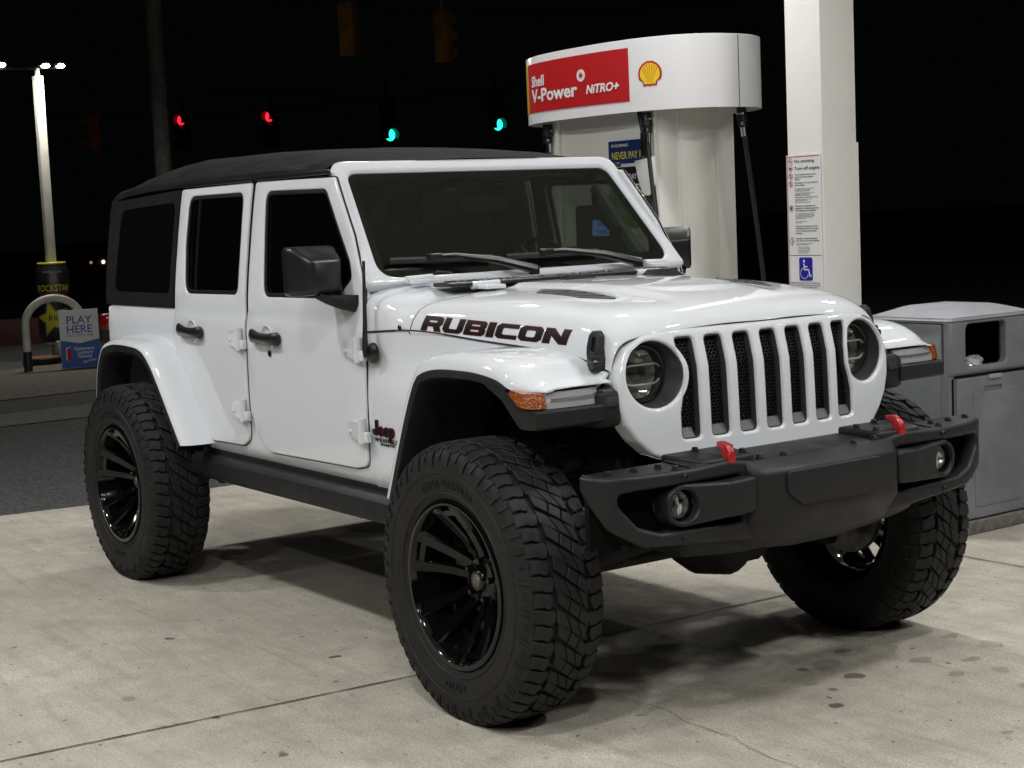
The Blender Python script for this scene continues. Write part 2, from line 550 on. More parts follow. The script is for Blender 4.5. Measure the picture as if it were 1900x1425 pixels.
# bonnet side lettering
GL = {
 'R': (1.0, [[(0, 0), (0, 1), (.86, 1), (1, .86), (1, .5), (.88, .36), (1, 0), (.70, 0), (.58, .33), (.28, .33), (.28, 0)], [(.28, .56), (.28, .78), (.70, .78), (.73, .74), (.73, .60), (.70, .56)]]),
 'U': (1.0, [[(0, 1), (0, .2), (.15, 0), (.85, 0), (1, .2), (1, 1), (.72, 1), (.72, .29), (.66, .22), (.34, .22), (.28, .29), (.28, 1)]]),
 'B': (1.0, [[(0, 0), (0, 1), (.88, 1), (1, .88), (1, .62), (.92, .51), (1, .40), (1, .14), (.87, 0)], [(.28, .60), (.28, .80), (.70, .80), (.72, .77), (.72, .63), (.70, .60)], [(.28, .20), (.28, .42), (.70, .42), (.72, .39), (.72, .23), (.70, .20)]]),
 'I': (.33, [[(0, 0), (0, 1), (1, 1), (1, 0)]]),
 'C': (.98, [[(1, 1), (.15, 1), (0, .82), (0, .18), (.15, 0), (1, 0), (1, .22), (.36, .22), (.28, .30), (.28, .70), (.36, .78), (1, .78)]]),
 'O': (1.02, [[(.15, 1), (.85, 1), (1, .82), (1, .18), (.85, 0), (.15, 0), (0, .18), (0, .82)], [(.36, .78), (.64, .78), (.72, .70), (.72, .30), (.64, .22), (.36, .22), (.28, .30), (.28, .70)]]),
 'N': (1.05, [[(0, 0), (0, 1), (.32, 1), (.72, .44), (.72, 1), (1, 1), (1, 0), (.69, 0), (.28, .58), (.28, 0)]])}
def hood_letters(s, x0, x1, flip):
    word = 'RUBICON'
    gap = 0.10
    tot = sum(GL[c][0] for c in word) + gap * (len(word) - 1)
    k = (x1 - x0 - 0.012) / tot
    for off, mm, lift in ((0.0024, M_decal_red, 0.0012), (0.0, M_decal, 0.0020)):
        objs = []
        cur = 0
        for c in word:
            w, loops = GL[c]
            def fn(u, v, w_, cur=cur, w=w):
                a = cur * k + u
                lx = (x0 + a + v * 0.26) if not flip else (x1 - a - v * 0.26)
                fr = (lx - x0) / (x1 - x0)
                z = 1.257 - 0.034 * fr + v * (1 - 0.03 * fr)
                return (lx, s * (hood_side_y(lx, z) + lift + w_), z)
            lp = [[(p[0] * w * k, p[1] * 0.048) for p in l] for l in loops]
            if off: lp = [offs(lp[0], off)] + [offs(l, -off) for l in lp[1:]]
            objs.append(plate('letter', lp[0], lp[1:], th=0.0006, fn=fn, cu=frange(0, w * k, 0.02), cv=frange(0, 0.048, 0.012), m=mm, sharp=25))
            cur += w + gap
        join('lettering', objs, hood)
hood_letters(-1, -0.488, 0.250, False)
hood_letters(1, -0.488, 0.250, True)

M_seam = mat('dark_panel_gap', (0.035, 0.034, 0.034), rough=0.8, spec=0.1)
for s in SD:
    pts = []
    for f in [0.30, 0.4, 0.5, 0.6, 0.68, 0.76, 0.82, 0.87, 0.9, 0.925, 0.95, 0.965, 0.98, 0.99, 0.997]:
        x = hood_rear(f) - 0.003
        y, z = hood_pt(x, f)
        pts.append((x, s * (y - 0.0005), z - 0.002))
    x = hood_rear(1.0) - 0.003
    pts.append((x, s * (hw(x) - 0.0005), seamz(x) + 0.002))
    tube('panel_gap', pts, 0.0026, 6, M_seam, hood)
    tube('panel_gap', [(x, s * (hw(x) - 0.0005), seamz(x) + 0.0005) for x in [-0.80 + 0.041 * i for i in range(31)]], 0.0026, 6, M_seam, hood)

# bonnet vents
for s in SD:
    o = [(-0.30, 0.335), (-0.16, 0.318), (0.143, 0.345), (0.165, 0.362), (0.05, 0.430), (-0.20, 0.430)]
    vent = plate('vent', rpoly([(p[0], s * p[1]) for p in o], 0.015), th=0.010, bev=0.002, fn=lambda u, v, w: (u, v, hood_top(u, v) + 0.003 + w), cu=frange(-0.3, 0.15, 0.04), cv=[s * 0.36, s * 0.39], m=M_satin, parent=hood)
    for xx in (-0.16, -0.06, 0.04):
        bm = bmesh.new()
        add_tube(bm, [(xx + 0.05, s * 0.352, hood_top(xx + 0.05, s * 0.352) + 0.001), (xx - 0.03, s * 0.415, hood_top(xx - 0.03, s * 0.415) + 0.001)], 0.006, 8)
        ob('vent_rib', bm, M_black, vent)
# little black stops and white hinges behind the bonnet
for yc in (-0.02, 0.40):
    x0 = -0.50
    loft('bonnet_stop', [[(x0 - .03, yc - .085, 1.382), (x0 + .045, yc - .085, 1.382), (x0 + .045, yc + .085, 1.382), (x0 - .03, yc + .085, 1.382)],
                         [(x0 - .02, yc - .055, 1.412), (x0 + .02, yc - .055, 1.412), (x0 + .02, yc + .05, 1.412), (x0 - .02, yc + .05, 1.412)]], m=M_satin, parent=car)
for s in SD:
    bm = bmesh.new()
    add_tube(bm, [(-0.575, s * 0.335, 1.398), (-0.575, s * 0.455, 1.396)], 0.015, 12)
    add_box(bm, (-0.54, s * 0.40, 1.390), (0.10, 0.085, 0.016), 0.005)
    ob('bonnet_hinge', bm, M_white, car)
    bm = bmesh.new()
    add_tube(bm, [(-0.748, s * 0.52, 1.430), (-0.748, s * 0.635, 1.427)], 0.013, 12)
    add_box(bm, (-0.735, s * 0.578, 1.417), (0.05, 0.10, 0.016), 0.004)
    ob('windscreen_hinge', bm, M_white, car)
# cowl grille
bm = bmesh.new()
for i in range(34):
    y = -0.50 + i * 1.0 / 33
    add_box(bm, (-0.635, y, 1.408), (0.10, 0.020, 0.014), 0.005)
add_box(bm, (-0.635, 0, 1.402), (0.13, 1.10, 0.016), 0.006)
ob('cowl_grille', bm, M_satin, car)

# ---- windscreen frame and glass
WP, WD, WN = Vector((-0.780, 0, 1.42)), Vector((-0.647, 0, 0.763)), Vector((0.763, 0, 0.647))
def ws(u, v, w): return tuple(WP + WD * v + WN * w + Vector((0, u, 0)))
w_out = rpoly([(-0.775, -0.005, 0.02), (0.775, -0.005, 0.02), (0.700, 0.622, 0.075), (-0.700, 0.622, 0.075)], n=8)
w_in = rpoly([(-0.712, 0.028, 0.075), (0.712, 0.028, 0.075), (0.644, 0.557, 0.055), (-0.644, 0.557, 0.055)], n=8)
frame = plate('windscreen_frame', w_out, [w_in], th=0.055, bev=0.016, fn=ws, m=M_white, parent=car, res=4, sharp=50)
plate('seal', offs(w_in, 0.003), [offs(w_in, -0.030)], th=0.004, fn=lambda u, v, w: ws(u, v, w - 0.014), m=M_seal, parent=frame)
plate('windscreen', offs(w_in, 0.002), th=0.003, fn=lambda u, v, w: ws(u, v, w - 0.0105), m=M_glass, parent=frame)
plate('dark_band', [(-0.69, 0.03), (0.69, 0.03), (0.68, 0.085), (-0.68, 0.085)], th=0.003, fn=lambda u, v, w: ws(u, v, w - 0.019), m=M_seal, parent=frame)
# wipers
def wiper(y0, y1, ya, v0, v1):
    wp = empty('wiper'); wp.parent = car
    bm = bmesh.new()
    a, b = Vector(ws(y0, v0, 0.010)), Vector(ws(y1, v1, 0.010))
    add_tube(bm, [a, b], 0.011, 4, sec=[(1.0, .5), (.2, 1.0), (-1.0, .3), (-1.0, -.3), (.2, -1.0), (1.0, -.5)])
    m1 = a.lerp(b, 0.42)
    add_box(bm, m1 + WN * 0.012, (0.03, 0.06, 0.03), 0.006)
    ob('blade', bm, M_satin, wp)
    mid = a.lerp(b, 0.60)
    piv = Vector(ws(ya, -0.018, 0.030))
    q = [m1 + WN * 0.02, mid + WN * 0.022, mid.lerp(piv, 0.5) + WN * 0.03, piv + WN * 0.012]
    bm = bmesh.new()
    add_tube(bm, q, [0.006, 0.008, 0.016, 0.02], 8)
    add_lathe(bm, [(0.022, -0.012), (0.022, 0.016), (0.016, 0.022), (0.0, 0.023)], 16, 'z', piv + Vector((0, 0, 0.0)))
    ob('arm', bm, M_satin, wp)
wiper(-0.655, -0.19, -0.045, 0.095, 0.082)
wiper(-0.125, 0.335, 0.485, 0.080, 0.080)

# ---- grille
XG = [(0.80, 0.560), (0.91, 0.549), (1.0, 0.546), (1.137, 0.540), (1.18, 0.530), (1.235, 0.515), (1.262, 0.503), (1.29, 0.486)]
def gx(y, z): return smooth_tab(XG, z) - 0.16 * y * y
def gfn(off): return lambda u, v, w: (gx(u, v) + off + w, u, v)
half = [(0, 1.262), (0.40, 1.262), (0.50, 1.250), (0.565, 1.212), (0.603, 1.150), (0.615, 1.09), (0.612, 1.03), (0.592, 0.97), (0.555, 0.915), (0.505, 0.868), (0.44, 0.842), (0.30, 0.835), (0, 0.833)]
g_out = [(-y, z) for y, z in half[::-1]][:-1] + half[:-1]
g_out = rpoly([(a, b, 0.04) for a, b in g_out], n=3)
def slot(i):
    c = (i - 3) * 0.1175
    h = 0.0375
    z0, z1 = 0.907, 1.236
    if abs(i - 3) == 3:
        q = 1 if i == 6 else -1
        inner, outer = c - q * h, c + q * h
        pts = [(inner, z0, .02), (outer, z0, .02), (outer, 0.995, .02), (outer - q * .010, 1.04, .03), (outer - q * .026, 1.09, .03), (outer - q * .026, 1.15, .03), (outer - q * .006, 1.205, .03), (outer - q * .002, z1, .018), (inner, z1, .018)]
        return rpoly(pts if q > 0 else pts[::-1], n=4)
    return rpoly([(c - h, z0, .02), (c + h, z0, .02), (c + h, z1, .02), (c - h, z1, .02)], n=4)
slots = [slot(i) for i in range(7)]
HLY, HLZ, HLR = 0.475, 1.124, 0.1075
g_holes = slots + [circ(s * HLY, HLZ, HLR, 40) for s in SD]
grille = plate('grille', g_out, g_holes, th=0.085, bev=0.011, fn=gfn(0), cu=frange(-0.6, 0.6, 0.05), cv=frange(0.84, 1.26, 0.03), m=M_white, parent=car, res=3, sharp=55)
for sl in slots:
    plate('slot_surround', offs(sl, -0.001), [offs(sl, -0.0045)], th=0.05, bev=0.001, fn=gfn(-0.010), cv=[0.95, 1.0, 1.05, 1.1, 1.14, 1.18, 1.21], m=M_grey_pl, parent=grille)
    cx_ = sum(p[0] for p in sl) / len(sl)
    loft('slot_ledge', [[(gx(cx_, .91) - 0.012, cx_ - 0.033, 0.909), (gx(cx_, .91) - 0.012, cx_ + 0.033, 0.909)], [(gx(cx_, .94) - 0.0285, cx_ - 0.0325, 0.942), (gx(cx_, .94) - 0.0285, cx_ + 0.0325, 0.942)]], closed=False, m=M_ledge, parent=grille)
# hexagonal mesh behind the slots
bm = bmesh.new()
def hexbar(p, q, t=0.0012):
    p, q = Vector(p), Vector(q)
    d = (q - p); L = d.length; d.normalize(); n = Vector((-d.y, d.x)) * t
    a = [p + n, q + n, q - n, p - n]
    f = [bm.verts.new((gx(b.x, b.y) - 0.030, b.x, b.y)) for b in a]
    k = [bm.verts.new((gx(b.x, b.y) - 0.040, b.x, b.y)) for b in a]
    bm.faces.new(f); bm.faces.new((f[0], k[0], k[1], f[1])); bm.faces.new((f[2], k[2], k[3], f[3]))
def inside(p, poly):
    r_ = False
    for i in range(len(poly)):
        (x1, y1), (x2, y2) = poly[i - 1], poly[i]
        if (y1 > p[1]) != (y2 > p[1]) and p[0] < (x2 - x1) * (p[1] - y1) / (y2 - y1) + x1: r_ = not r_
    return r_
hx, hz = 0.0088, 0.0074
for sl in slots:
    ys = [p[0] for p in sl]; y0, y1 = min(ys), max(ys)
    for r_ in range(-1, 32):
        zc_ = 0.905 + r_ * hz * 1.5
        for c_ in range(-1, 6):
            yc = y0 + c_ * hx * 2 * 0.93 + (hx * 0.93 if r_ % 2 else 0)
            P = [(yc + hx * math.cos(R(30 + 60 * k)) * 1.07, zc_ + hz * math.sin(R(30 + 60 * k))) for k in range(6)]
            for k in (0, 1, 2):
                a, b = P[k], P[k + 1]
                if all(inside(p, sl) for p in (a, b)): hexbar(a, b)
ob('hex_mesh', bm, M_hex, grille, 30)
plate('radiator', [(-0.40, 0.85), (0.40, 0.85), (0.40, 0.98), (0.352, 1.0), (0.352, 1.25), (-0.352, 1.25), (-0.352, 1.0), (-0.40, 0.98)], th=0.01, fn=lambda u, v, w: (0.415 + w, u, v), m=M_dark, parent=grille)

# ---- headlights
for s in SD:
    hl = empty('headlight', (0, 0, 0)); hl.parent = car
    cy, cz = s * HLY, HLZ
    bm = bmesh.new()
    # bucket wall follows the curved grille face at its mouth
    n = 40; rings = []
    for rr, xo in ((HLR + 0.001, -0.012), (HLR - 0.003, -0.016), (0.098, None), (0.090, None)):
        ring = []
        for i in range(n):
            a = 2 * math.pi * i / n
            y, z = cy + rr * math.cos(a), cz + rr * math.sin(a)
            x = gx(y, z) + xo if xo is not None else (0.425 if rr > 0.095 else 0.410)
            ring.append((x, y, z))
        rings.append(ring)
    add_rings(bm, rings, True, (False, False))
    ob('bezel', bm, M_grey_pl, hl, 40)
    lathe('rim', [(0.093, 0.405), (0.096, 0.425), (0.092, 0.430), (0.086, 0.428)], 40, 'x', (0, cy, cz), M_satin, hl)
    lathe('lens', [(0.088, 0.424), (0.080, 0.436), (0.062, 0.447), (0.035, 0.454), (0.0, 0.456)], 40, 'x', (0, cy, cz), M_lens, hl, sharp=None)
    lathe('reflector', [(0.088, 0.418), (0.088, 0.385), (0.07, 0.372), (0.0, 0.368)], 40, 'x', (0, cy, cz), M_steel, hl)
    for dz, hw_ in ((0.030, 0.076), (-0.034, 0.074)):
        pts = []
        for i in range(13):
            t = -1 + 2 * i / 12
            pts.append((0.436 - 0.012 * t * t, cy + hw_ * t, cz + dz + (0.012 * (1 if dz < 0 else -1) * smst(0.72, 1, abs(t)))))
        tube('light_bar', pts, 0.0036, 6, M_bar, hl)
    lathe('projector', [(0.030, 0.375), (0.030, 0.400), (0.026, 0.412), (0.014, 0.419), (0.0, 0.421)], 24, 'x', (0, cy, cz - 0.002), M_lens, hl)
    lathe('projector_ring', [(0.032, 0.372), (0.038, 0.392), (0.040, 0.395), (0.040, 0.372)], 24, 'x', (0, cy, cz - 0.002), M_steel, hl)
    for dz in (0.056, -0.060):
        loft('reflector_bowl', [[(0.405, cy + 0.05 * math.cos(R(30 * i)), cz + dz + 0.022 * math.sin(R(30 * i))) for i in range(12)], [(0.380, cy + 0.02 * math.cos(R(30 * i)), cz + dz + 0.010 * math.sin(R(30 * i))) for i in range(12)]], caps=(False, True), m=M_reflector, parent=hl)

# ---- bonnet latches
for s in SD:
    lt = empty('bonnet_latch', (0, 0, 0)); lt.parent = car
    def lp(u, v, w, s=s):   # u along x, v along z, w outward
        return (0.375 + u, s * (hood_side_y(0.375 + u, max(1.16, min(v, 1.27))) * 0 + 0.634 - 0.22 * max(0, v - 1.22) + w), v)
    outer = rpoly([(-0.030, 1.160, .008), (0.030, 1.160, .008), (0.034, 1.20, .01), (0.024, 1.258, .014), (0.008, 1.272, .012), (-0.014, 1.272, .012), (-0.028, 1.258, .014), (-0.034, 1.20, .01)])
    hole = rpoly([(-0.010, 1.205, .004), (0.010, 1.205, .004), (0.009, 1.250, .005), (-0.009, 1.250, .005)])
    plate('strap', outer, [hole], th=0.030, bev=0.007, fn=lp, cv=[1.18, 1.2, 1.22, 1.24, 1.26], m=M_black, parent=lt)
    box('catch', (0.392, s * 0.628, 1.172), (0.045, 0.045, 0.056), 0.010, M_black, lt)
    lathe('pivot', [(0.0, 0.662), (0.016, 0.660), (0.018, 0.650), (0.018, 0.62)], 16, 'y', (0.398, 0 if s > 0 else 0, 1.170), M_satin, lt) if s > 0 else lathe('pivot', [(0.0, -0.662), (0.016, -0.660), (0.018, -0.650), (0.018, -0.62)], 16, 'y', (0.398, 0, 1.170), M_satin, lt)

# ---- doors
FD = [(-1.790, 1.838, .02), (-1.800, 1.30), (-1.803, 1.02, .15), (-1.797, .85, .15), (-1.735, .740, .15), (-1.64, .703, .10), (-.91, .714, .05), (-.824, .730, .04), (-.812, .90, .1), (-.799, 1.20, .08), (-.816, 1.41, .06), (-.92, 1.60), (-1.102, 1.826, .025)]
FWN = [(-1.690, 1.793, .05), (-1.160, 1.784, .07), (-.930, 1.505, .06), (-.903, 1.440, .03), (-.995, 1.376, .05), (-1.15, 1.359, .02), (-1.650, 1.356, .05)]
RD = [(-2.562, 1.832, .02), (-1.829, 1.837, .02), (-1.832, .98), (-1.838, .74, .06), (-1.91, .709, .05), (-2.22, .702, .05), (-2.305, .722, .05), (-2.345, .765, .08), (-2.44, .895), (-2.548, 1.04, .15), (-2.586, 1.17, .1), (-2.572, 1.35)]
RW = [(-2.470, 1.797, .06), (-1.898, 1.796, .05), (-1.893, 1.60), (-1.897, 1.361, .05), (-2.455, 1.358, .06), (-2.478, 1.58)]
for s in SD:
    for oi, (outl, win, hx_, hinge_x) in enumerate(((FD, FWN, -1.60, -0.80), (RD, RW, -2.36, -1.83))):
        po, pw = rpoly(outl, n=6), rpoly(win, n=6)
        door = plate('door', po, [pw], th=0.034, bev=0.006, fn=side_fn(s, 0.0), cv=CV_SIDE, cu=frange(-2.6, -0.8, 0.15), m=M_white, parent=car)
        plate('seal', offs(po, 0.0045), [offs(pw, 0.004)], th=0.006, fn=side_fn(s, -0.010), cv=CV_SIDE, m=M_seal, parent=door)
        plate('window_seal', offs(pw, 0.001), [offs(pw, -0.017)], th=0.010, bev=0.003, fn=side_fn(s, -0.005), cv=CV_SIDE, m=M_seal, parent=door)
        plate('window', offs(pw, 0.002), th=0.004, fn=side_fn(s, -0.016), cv=CV_SIDE, m=(M_glass if (s > 0 and oi == 0) else M_tint), parent=door)
        if oi == 1:
            plate('window_divider', [(-2.375, 1.36), (-2.362, 1.36), (-2.368, 1.80), (-2.381, 1.80)], th=0.006, fn=side_fn(s, -0.012), cv=CV_SIDE, m=M_satin, parent=door)
        # handle: white cup, black lever with a waist
        cup = lathe('handle_cup', [(0.0, -0.006 * s), (0.028, -0.002 * s), (0.046, 0.003 * s), (0.049, 0.006 * s), (0.052, 0.0)], 28, 'y', (hx_, s * Yb(1.19), 1.190), M_white, door)
        hz_ = 1.190
        rings = []
        for u, hh, dd, zo in ((-0.135, 0.018, 0.012, 0.006), (-0.130, 0.026, 0.022, 0.006), (-0.10, 0.028, 0.034, 0.006), (-0.06, 0.021, 0.038, 0.003), (-0.01, 0.018, 0.038, 0.0), (0.05, 0.021, 0.036, -0.002), (0.10, 0.027, 0.030, -0.002), (0.118, 0.027, 0.022, -0.002), (0.124, 0.020, 0.012, -0.002)):
            rings.append([(hx_ + u, s * (Yb(hz_) + 0.004 + dd * (0.5 + 0.5 * math.cos(a)) * 1.0), hz_ + zo + hh * math.sin(a) * (1.0 if abs(math.sin(a)) < 0.8 else 1.05)) for a in [2 * math.pi * k / 12 for k in range(12)]])
        loft('handle', rings, m=M_satin, parent=door, sharp=60)
        if oi == 0:
            lathe('lock', [(0.013, 0.001 * s), (0.013, 0.005 * s), (0.009, 0.005 * s), (0.008, 0.001 * s), (0.0, 0.001 * s)], 20, 'y', (-1.585, s * Yb(1.12), 1.124), M_satin, door)
        for zc_ in (1.175, 0.868):
            hg = loft('hinge', [[(hinge_x - 0.135, s * (Yb(zc_) + o_), zc_ + z_ * 0.85) for o_, z_ in ((0, -.030), (0.010, -.027), (0.012, 0.030), (0, .036))],
                                [(hinge_x - 0.070, s * (Yb(zc_) + o_), zc_ + z_) for o_, z_ in ((0, -.040), (0.018, -.036), (0.022, 0.036), (0, .042))],
                                [(hinge_x - 0.020, s * (Yb(zc_) + o_), zc_ + z_) for o_, z_ in ((0, -.044), (0.026, -.040), (0.030, 0.036), (0, .042))]], m=M_white, parent=door)
            bm = bmesh.new()
            add_tube(bm, [(hinge_x - 0.018, s * (Yb(zc_) + 0.017), zc_ - 0.046), (hinge_x - 0.018, s * (Yb(zc_) + 0.017), zc_ + 0.048)], 0.016, 14)
            add_box(bm, (hinge_x + 0.006, s * (Yb(zc_) + 0.010), zc_ - 0.022), (0.040, 0.022, 0.040), 0.004)
            for bx_, bz_ in ((-0.112, -0.008), (-0.062, -0.004)):
                add_lathe(bm, [(0.0075, 0.010 * s), (0.0075, 0.0215 * s), (0.0, 0.022 * s)], 10, 'y', (hinge_x + bx_, s * Yb(zc_), zc_ + bz_))
            ob('knuckle', bm, M_white, hg)

# ---- mirrors
for s in SD:
    mr = empty('mirror', (0, 0, 0)); mr.parent = car
    # back plane x=-1.05, front bulge x=-0.90
    def ring(x, y0, y1, z0, z1, r_):
        return [(x, s * p[0], p[1]) for p in rpoly([(y0, z0, r_), (y1, z0, r_), (y1, z1, r_), (y0, z1, r_)], n=5)]
    rings = [ring(-1.060, .805, .985, 1.388, 1.558, .020), ring(-1.052, .798, .993, 1.380, 1.566, .024), ring(-1.01, .797, .994, 1.379, 1.567, .024), ring(-0.990, .798, .990, 1.380, 1.564, .022),
             ring(-0.945, .800, .950, 1.384, 1.525, .020), ring(-0.935, .805, .940, 1.389, 1.515, .018), ring(-0.930, .814, .928, 1.398, 1.505, .018)]
    loft('housing', rings, m=M_satin, parent=mr, sharp=65)
    loft('mirror_glass', [ring(-1.0615, .812, .978, 1.396, 1.550, .02), ring(-1.0622, .813, .977, 1.397, 1.549, .02)], m=M_chrome, parent=mr)
    rings = []
    for y, x0, x1, z0, z1 in ((.785, -0.99, -0.845, 1.312, 1.378), (.80, -0.99, -0.845, 1.312, 1.378), (.84, -1.0, -0.87, 1.325, 1.379), (.88, -1.0, -0.90, 1.345, 1.380), (.905, -0.99, -0.93, 1.362, 1.381)):
        rings.append([(p[0], s * y, p[1]) for p in rpoly([(x0, z1, .004), (x0, z0 + .02, .02), (x1 - .02, z0, .02), (x1, z0 + .03, .02), (x1, z1, .004)], n=3)])
    loft('arm', rings, m=M_black, parent=mr, sharp=50)

# ---- soft top
ST = [(-1.175, 1.893, 1.886, 1.850), (-1.30, 1.918, 1.905, 1.852), (-1.5, 1.946, 1.930, 1.857), (-1.86, 1.975, 1.958, 1.862), (-2.3, 1.990, 1.972, 1.862), (-2.75, 1.992, 1.972, 1.858), (-3.0, 1.983, 1.960, 1.852), (-3.2, 1.958, 1.932, 1.842), (-3.35, 1.918, 1.892, 1.828), (-3.44, 1.872, 1.855, 1.812), (-3.475, 1.83, 1.82, 1.80)]
tabs = [[(-r_[0], r_[k]) for r_ in ST] for k in (1, 2, 3)]
rng = random.Random(3)
rings = []
xs = [-1.175 - 0.05 * i for i in range(46)] + [-3.475]
for i, x in enumerate(xs):
    zc_, zs, ze = [smooth_tab(t, -x) for t in tabs]
    k = smst(1.9, 3.4, -x)
    ed = 0.712 - 0.010 * smst(3.2, 3.475, -x)
    wob = 0.006 * math.sin(x * 9.0) * smst(1.4, 2.0, -x) + 0.004 * math.sin(x * 21 + 1)
    prof = [(0, zc_), (0.2, zc_ - 0.003), (0.38, zc_ - 0.010), (0.52, zs - 0.004 + wob * .4), (0.61, zs - 0.030 + wob), (0.660, zs - 0.058 + wob), (0.690, ze + 0.030 - wob * .6), (ed, ze + 0.014), (ed + 0.012, ze + 0.004), (ed + 0.013, ze - 0.018), (ed, ze - 0.022), (0.66, ze - 0.022)]
    rings.append([(x, -a, b) for a, b in prof[::-1]] + [(x, a, b) for a, b in prof[1:]])
soft = loft('soft_top', rings, closed=False, m=M_fabric, parent=car, sharp=70)
# side curtains with their windows, rear curtain
for s in SD:
    q = rpoly([(-2.578, 1.832, .01), (-2.600, 1.288), (-3.46, 1.288, .02), (-3.455, 1.80, .05)], n=4)
    w_ = rpoly([(-2.63, 1.775, .05), (-2.645, 1.355, .04), (-3.34, 1.355, .05), (-3.30, 1.755, .06)], n=5)
    cur = plate('side_curtain', q, [w_], th=0.012, bev=0.004, fn=side_fn(s, -0.004), cv=CV_SIDE, cu=frange(-3.4, -2.6, 0.1), m=M_fabric, parent=car)
    plate('curtain_window', offs(w_, 0.004), th=0.003, fn=side_fn(s, -0.008), cv=CV_SIDE, cu=frange(-3.4, -2.6, 0.1), m=M_vinyl, parent=cur)
rc = plate('rear_curtain', rpoly([(-0.78, 1.28), (0.78, 1.28), (0.70, 1.83), (-0.70, 1.83)]), [rpoly([(-0.60, 1.38, .05), (0.60, 1.38, .05), (0.54, 1.76, .05), (-0.54, 1.76, .05)])], th=0.012, bev=0.003, fn=lambda u, v, w: (-3.452 - w, u, v), m=M_fabric, parent=car)
plate('curtain_window', rpoly([(-0.61, 1.37, .05), (0.61, 1.37, .05), (0.55, 1.77, .05), (-0.55, 1.77, .05)]), th=0.003, fn=lambda u, v, w: (-3.450 - w, u, v), m=M_vinyl, parent=rc)
# rain rail over the doors with the little joint
for s in SD:
    for xa, xb in ((-1.14, -1.80), (-1.82, -2.59)):
        box('roof_rail', ((xa + xb) / 2, s * 0.724, 1.849), (abs(xb - xa), 0.018, 0.020), 0.005, M_satin, car)

# ---- fender flares
def frames(path):
    out = []
    for i, p in enumerate(path):
        a = Vector(path[max(i - 1, 0)]); b = Vector(path[min(i + 1, len(path) - 1)])
        t = (b - a).normalized(); out.append(Vector((-t.y, t.x)))
    return out
def dense(path, st):
    out = []
    pts = [Vector(p) for p in path]
    for i in range(len(pts) - 1):
        p0 = pts[max(i - 1, 0)]; p1 = pts[i]; p2 = pts[i + 1]; p3 = pts[min(i + 2, len(pts) - 1)]
        n = max(1, int((p2 - p1).length / st))
        for j in range(n):
            t = j / n
            out.append(0.5 * ((2 * p1) + (p2 - p0) * t + (2 * p0 - 5 * p1 + 4 * p2 - p3) * t * t + (3 * p1 - p0 - 3 * p2 + p3) * t ** 3))
    out.append(pts[-1])
    return [tuple(p) for p in out]

def flare(name, s, path, sec, m, parent, inner=None, sign=1, tip=None, sharp=55):
    P = dense(path, 0.025)
    N = frames(P)
    rings = []
    for i, (p, n_) in enumerate(zip(P, N)):
        n_ = n_ * sign
        fr = i / (len(P) - 1)
        ring = []
        for off, y in sec:
            if inner is not None and abs(y) < 0.86:
                y = inner(p[0], y)
            if tip is not None: off = off * (1 - 0.80 * smst(0.30, 0.457, p[0]))
            yy = y if tip is None else y - tip(p[0]) * smst(0.80, 0.935, y)
            x_, z_ = p[0] + n_.x * off, p[1] + n_.y * off
            if i == 0:      # legs end level
                tx_, tz_ = P[1][0] - P[0][0], P[1][1] - P[0][1]
                x_ += tx_ / tz_ * (P[0][1] - z_); z_ = P[0][1]
            ring.append((x_, s * yy, z_))
        rings.append(ring)
    return loft(name, rings, closed=True, m=m, parent=parent, sharp=sharp)
FF = [(-0.455, 0.672), (-0.33, 0.950), (-0.245, 1.103), (-0.19, 1.142), (-0.09, 1.162), (0.05, 1.166), (0.164, 1.162), (0.27, 1.147), (0.36, 1.117), (0.41, 1.110), (0.457, 1.107)]
RF = [(-2.252, 0.690), (-2.465, 0.943), (-2.565, 1.050), (-2.655, 1.108), (-2.77, 1.128), (-2.99, 1.132), (-3.12, 1.114), (-3.19, 1.082), (-3.262, 0.970), (-3.305, 0.800)]
TOPSEC = [(0.044, 0.625), (0.044, 0.70), (0.043, 0.80), (0.0405, 0.862), (0.036, 0.893), (0.026, 0.916), (0.010, 0.930), (-0.006, 0.934), (-0.014, 0.934), (-0.010, 0.91), (0.015, 0.88), (0.026, 0.78), (0.026, 0.625)]
LIPSEC = [(-0.006, 0.931), (-0.014, 0.9365), (-0.036, 0.935), (-0.042, 0.925), (-0.042, 0.78), (-0.042, 0.60), (-0.030, 0.60), (-0.020, 0.80), (-0.012, 0.905)]
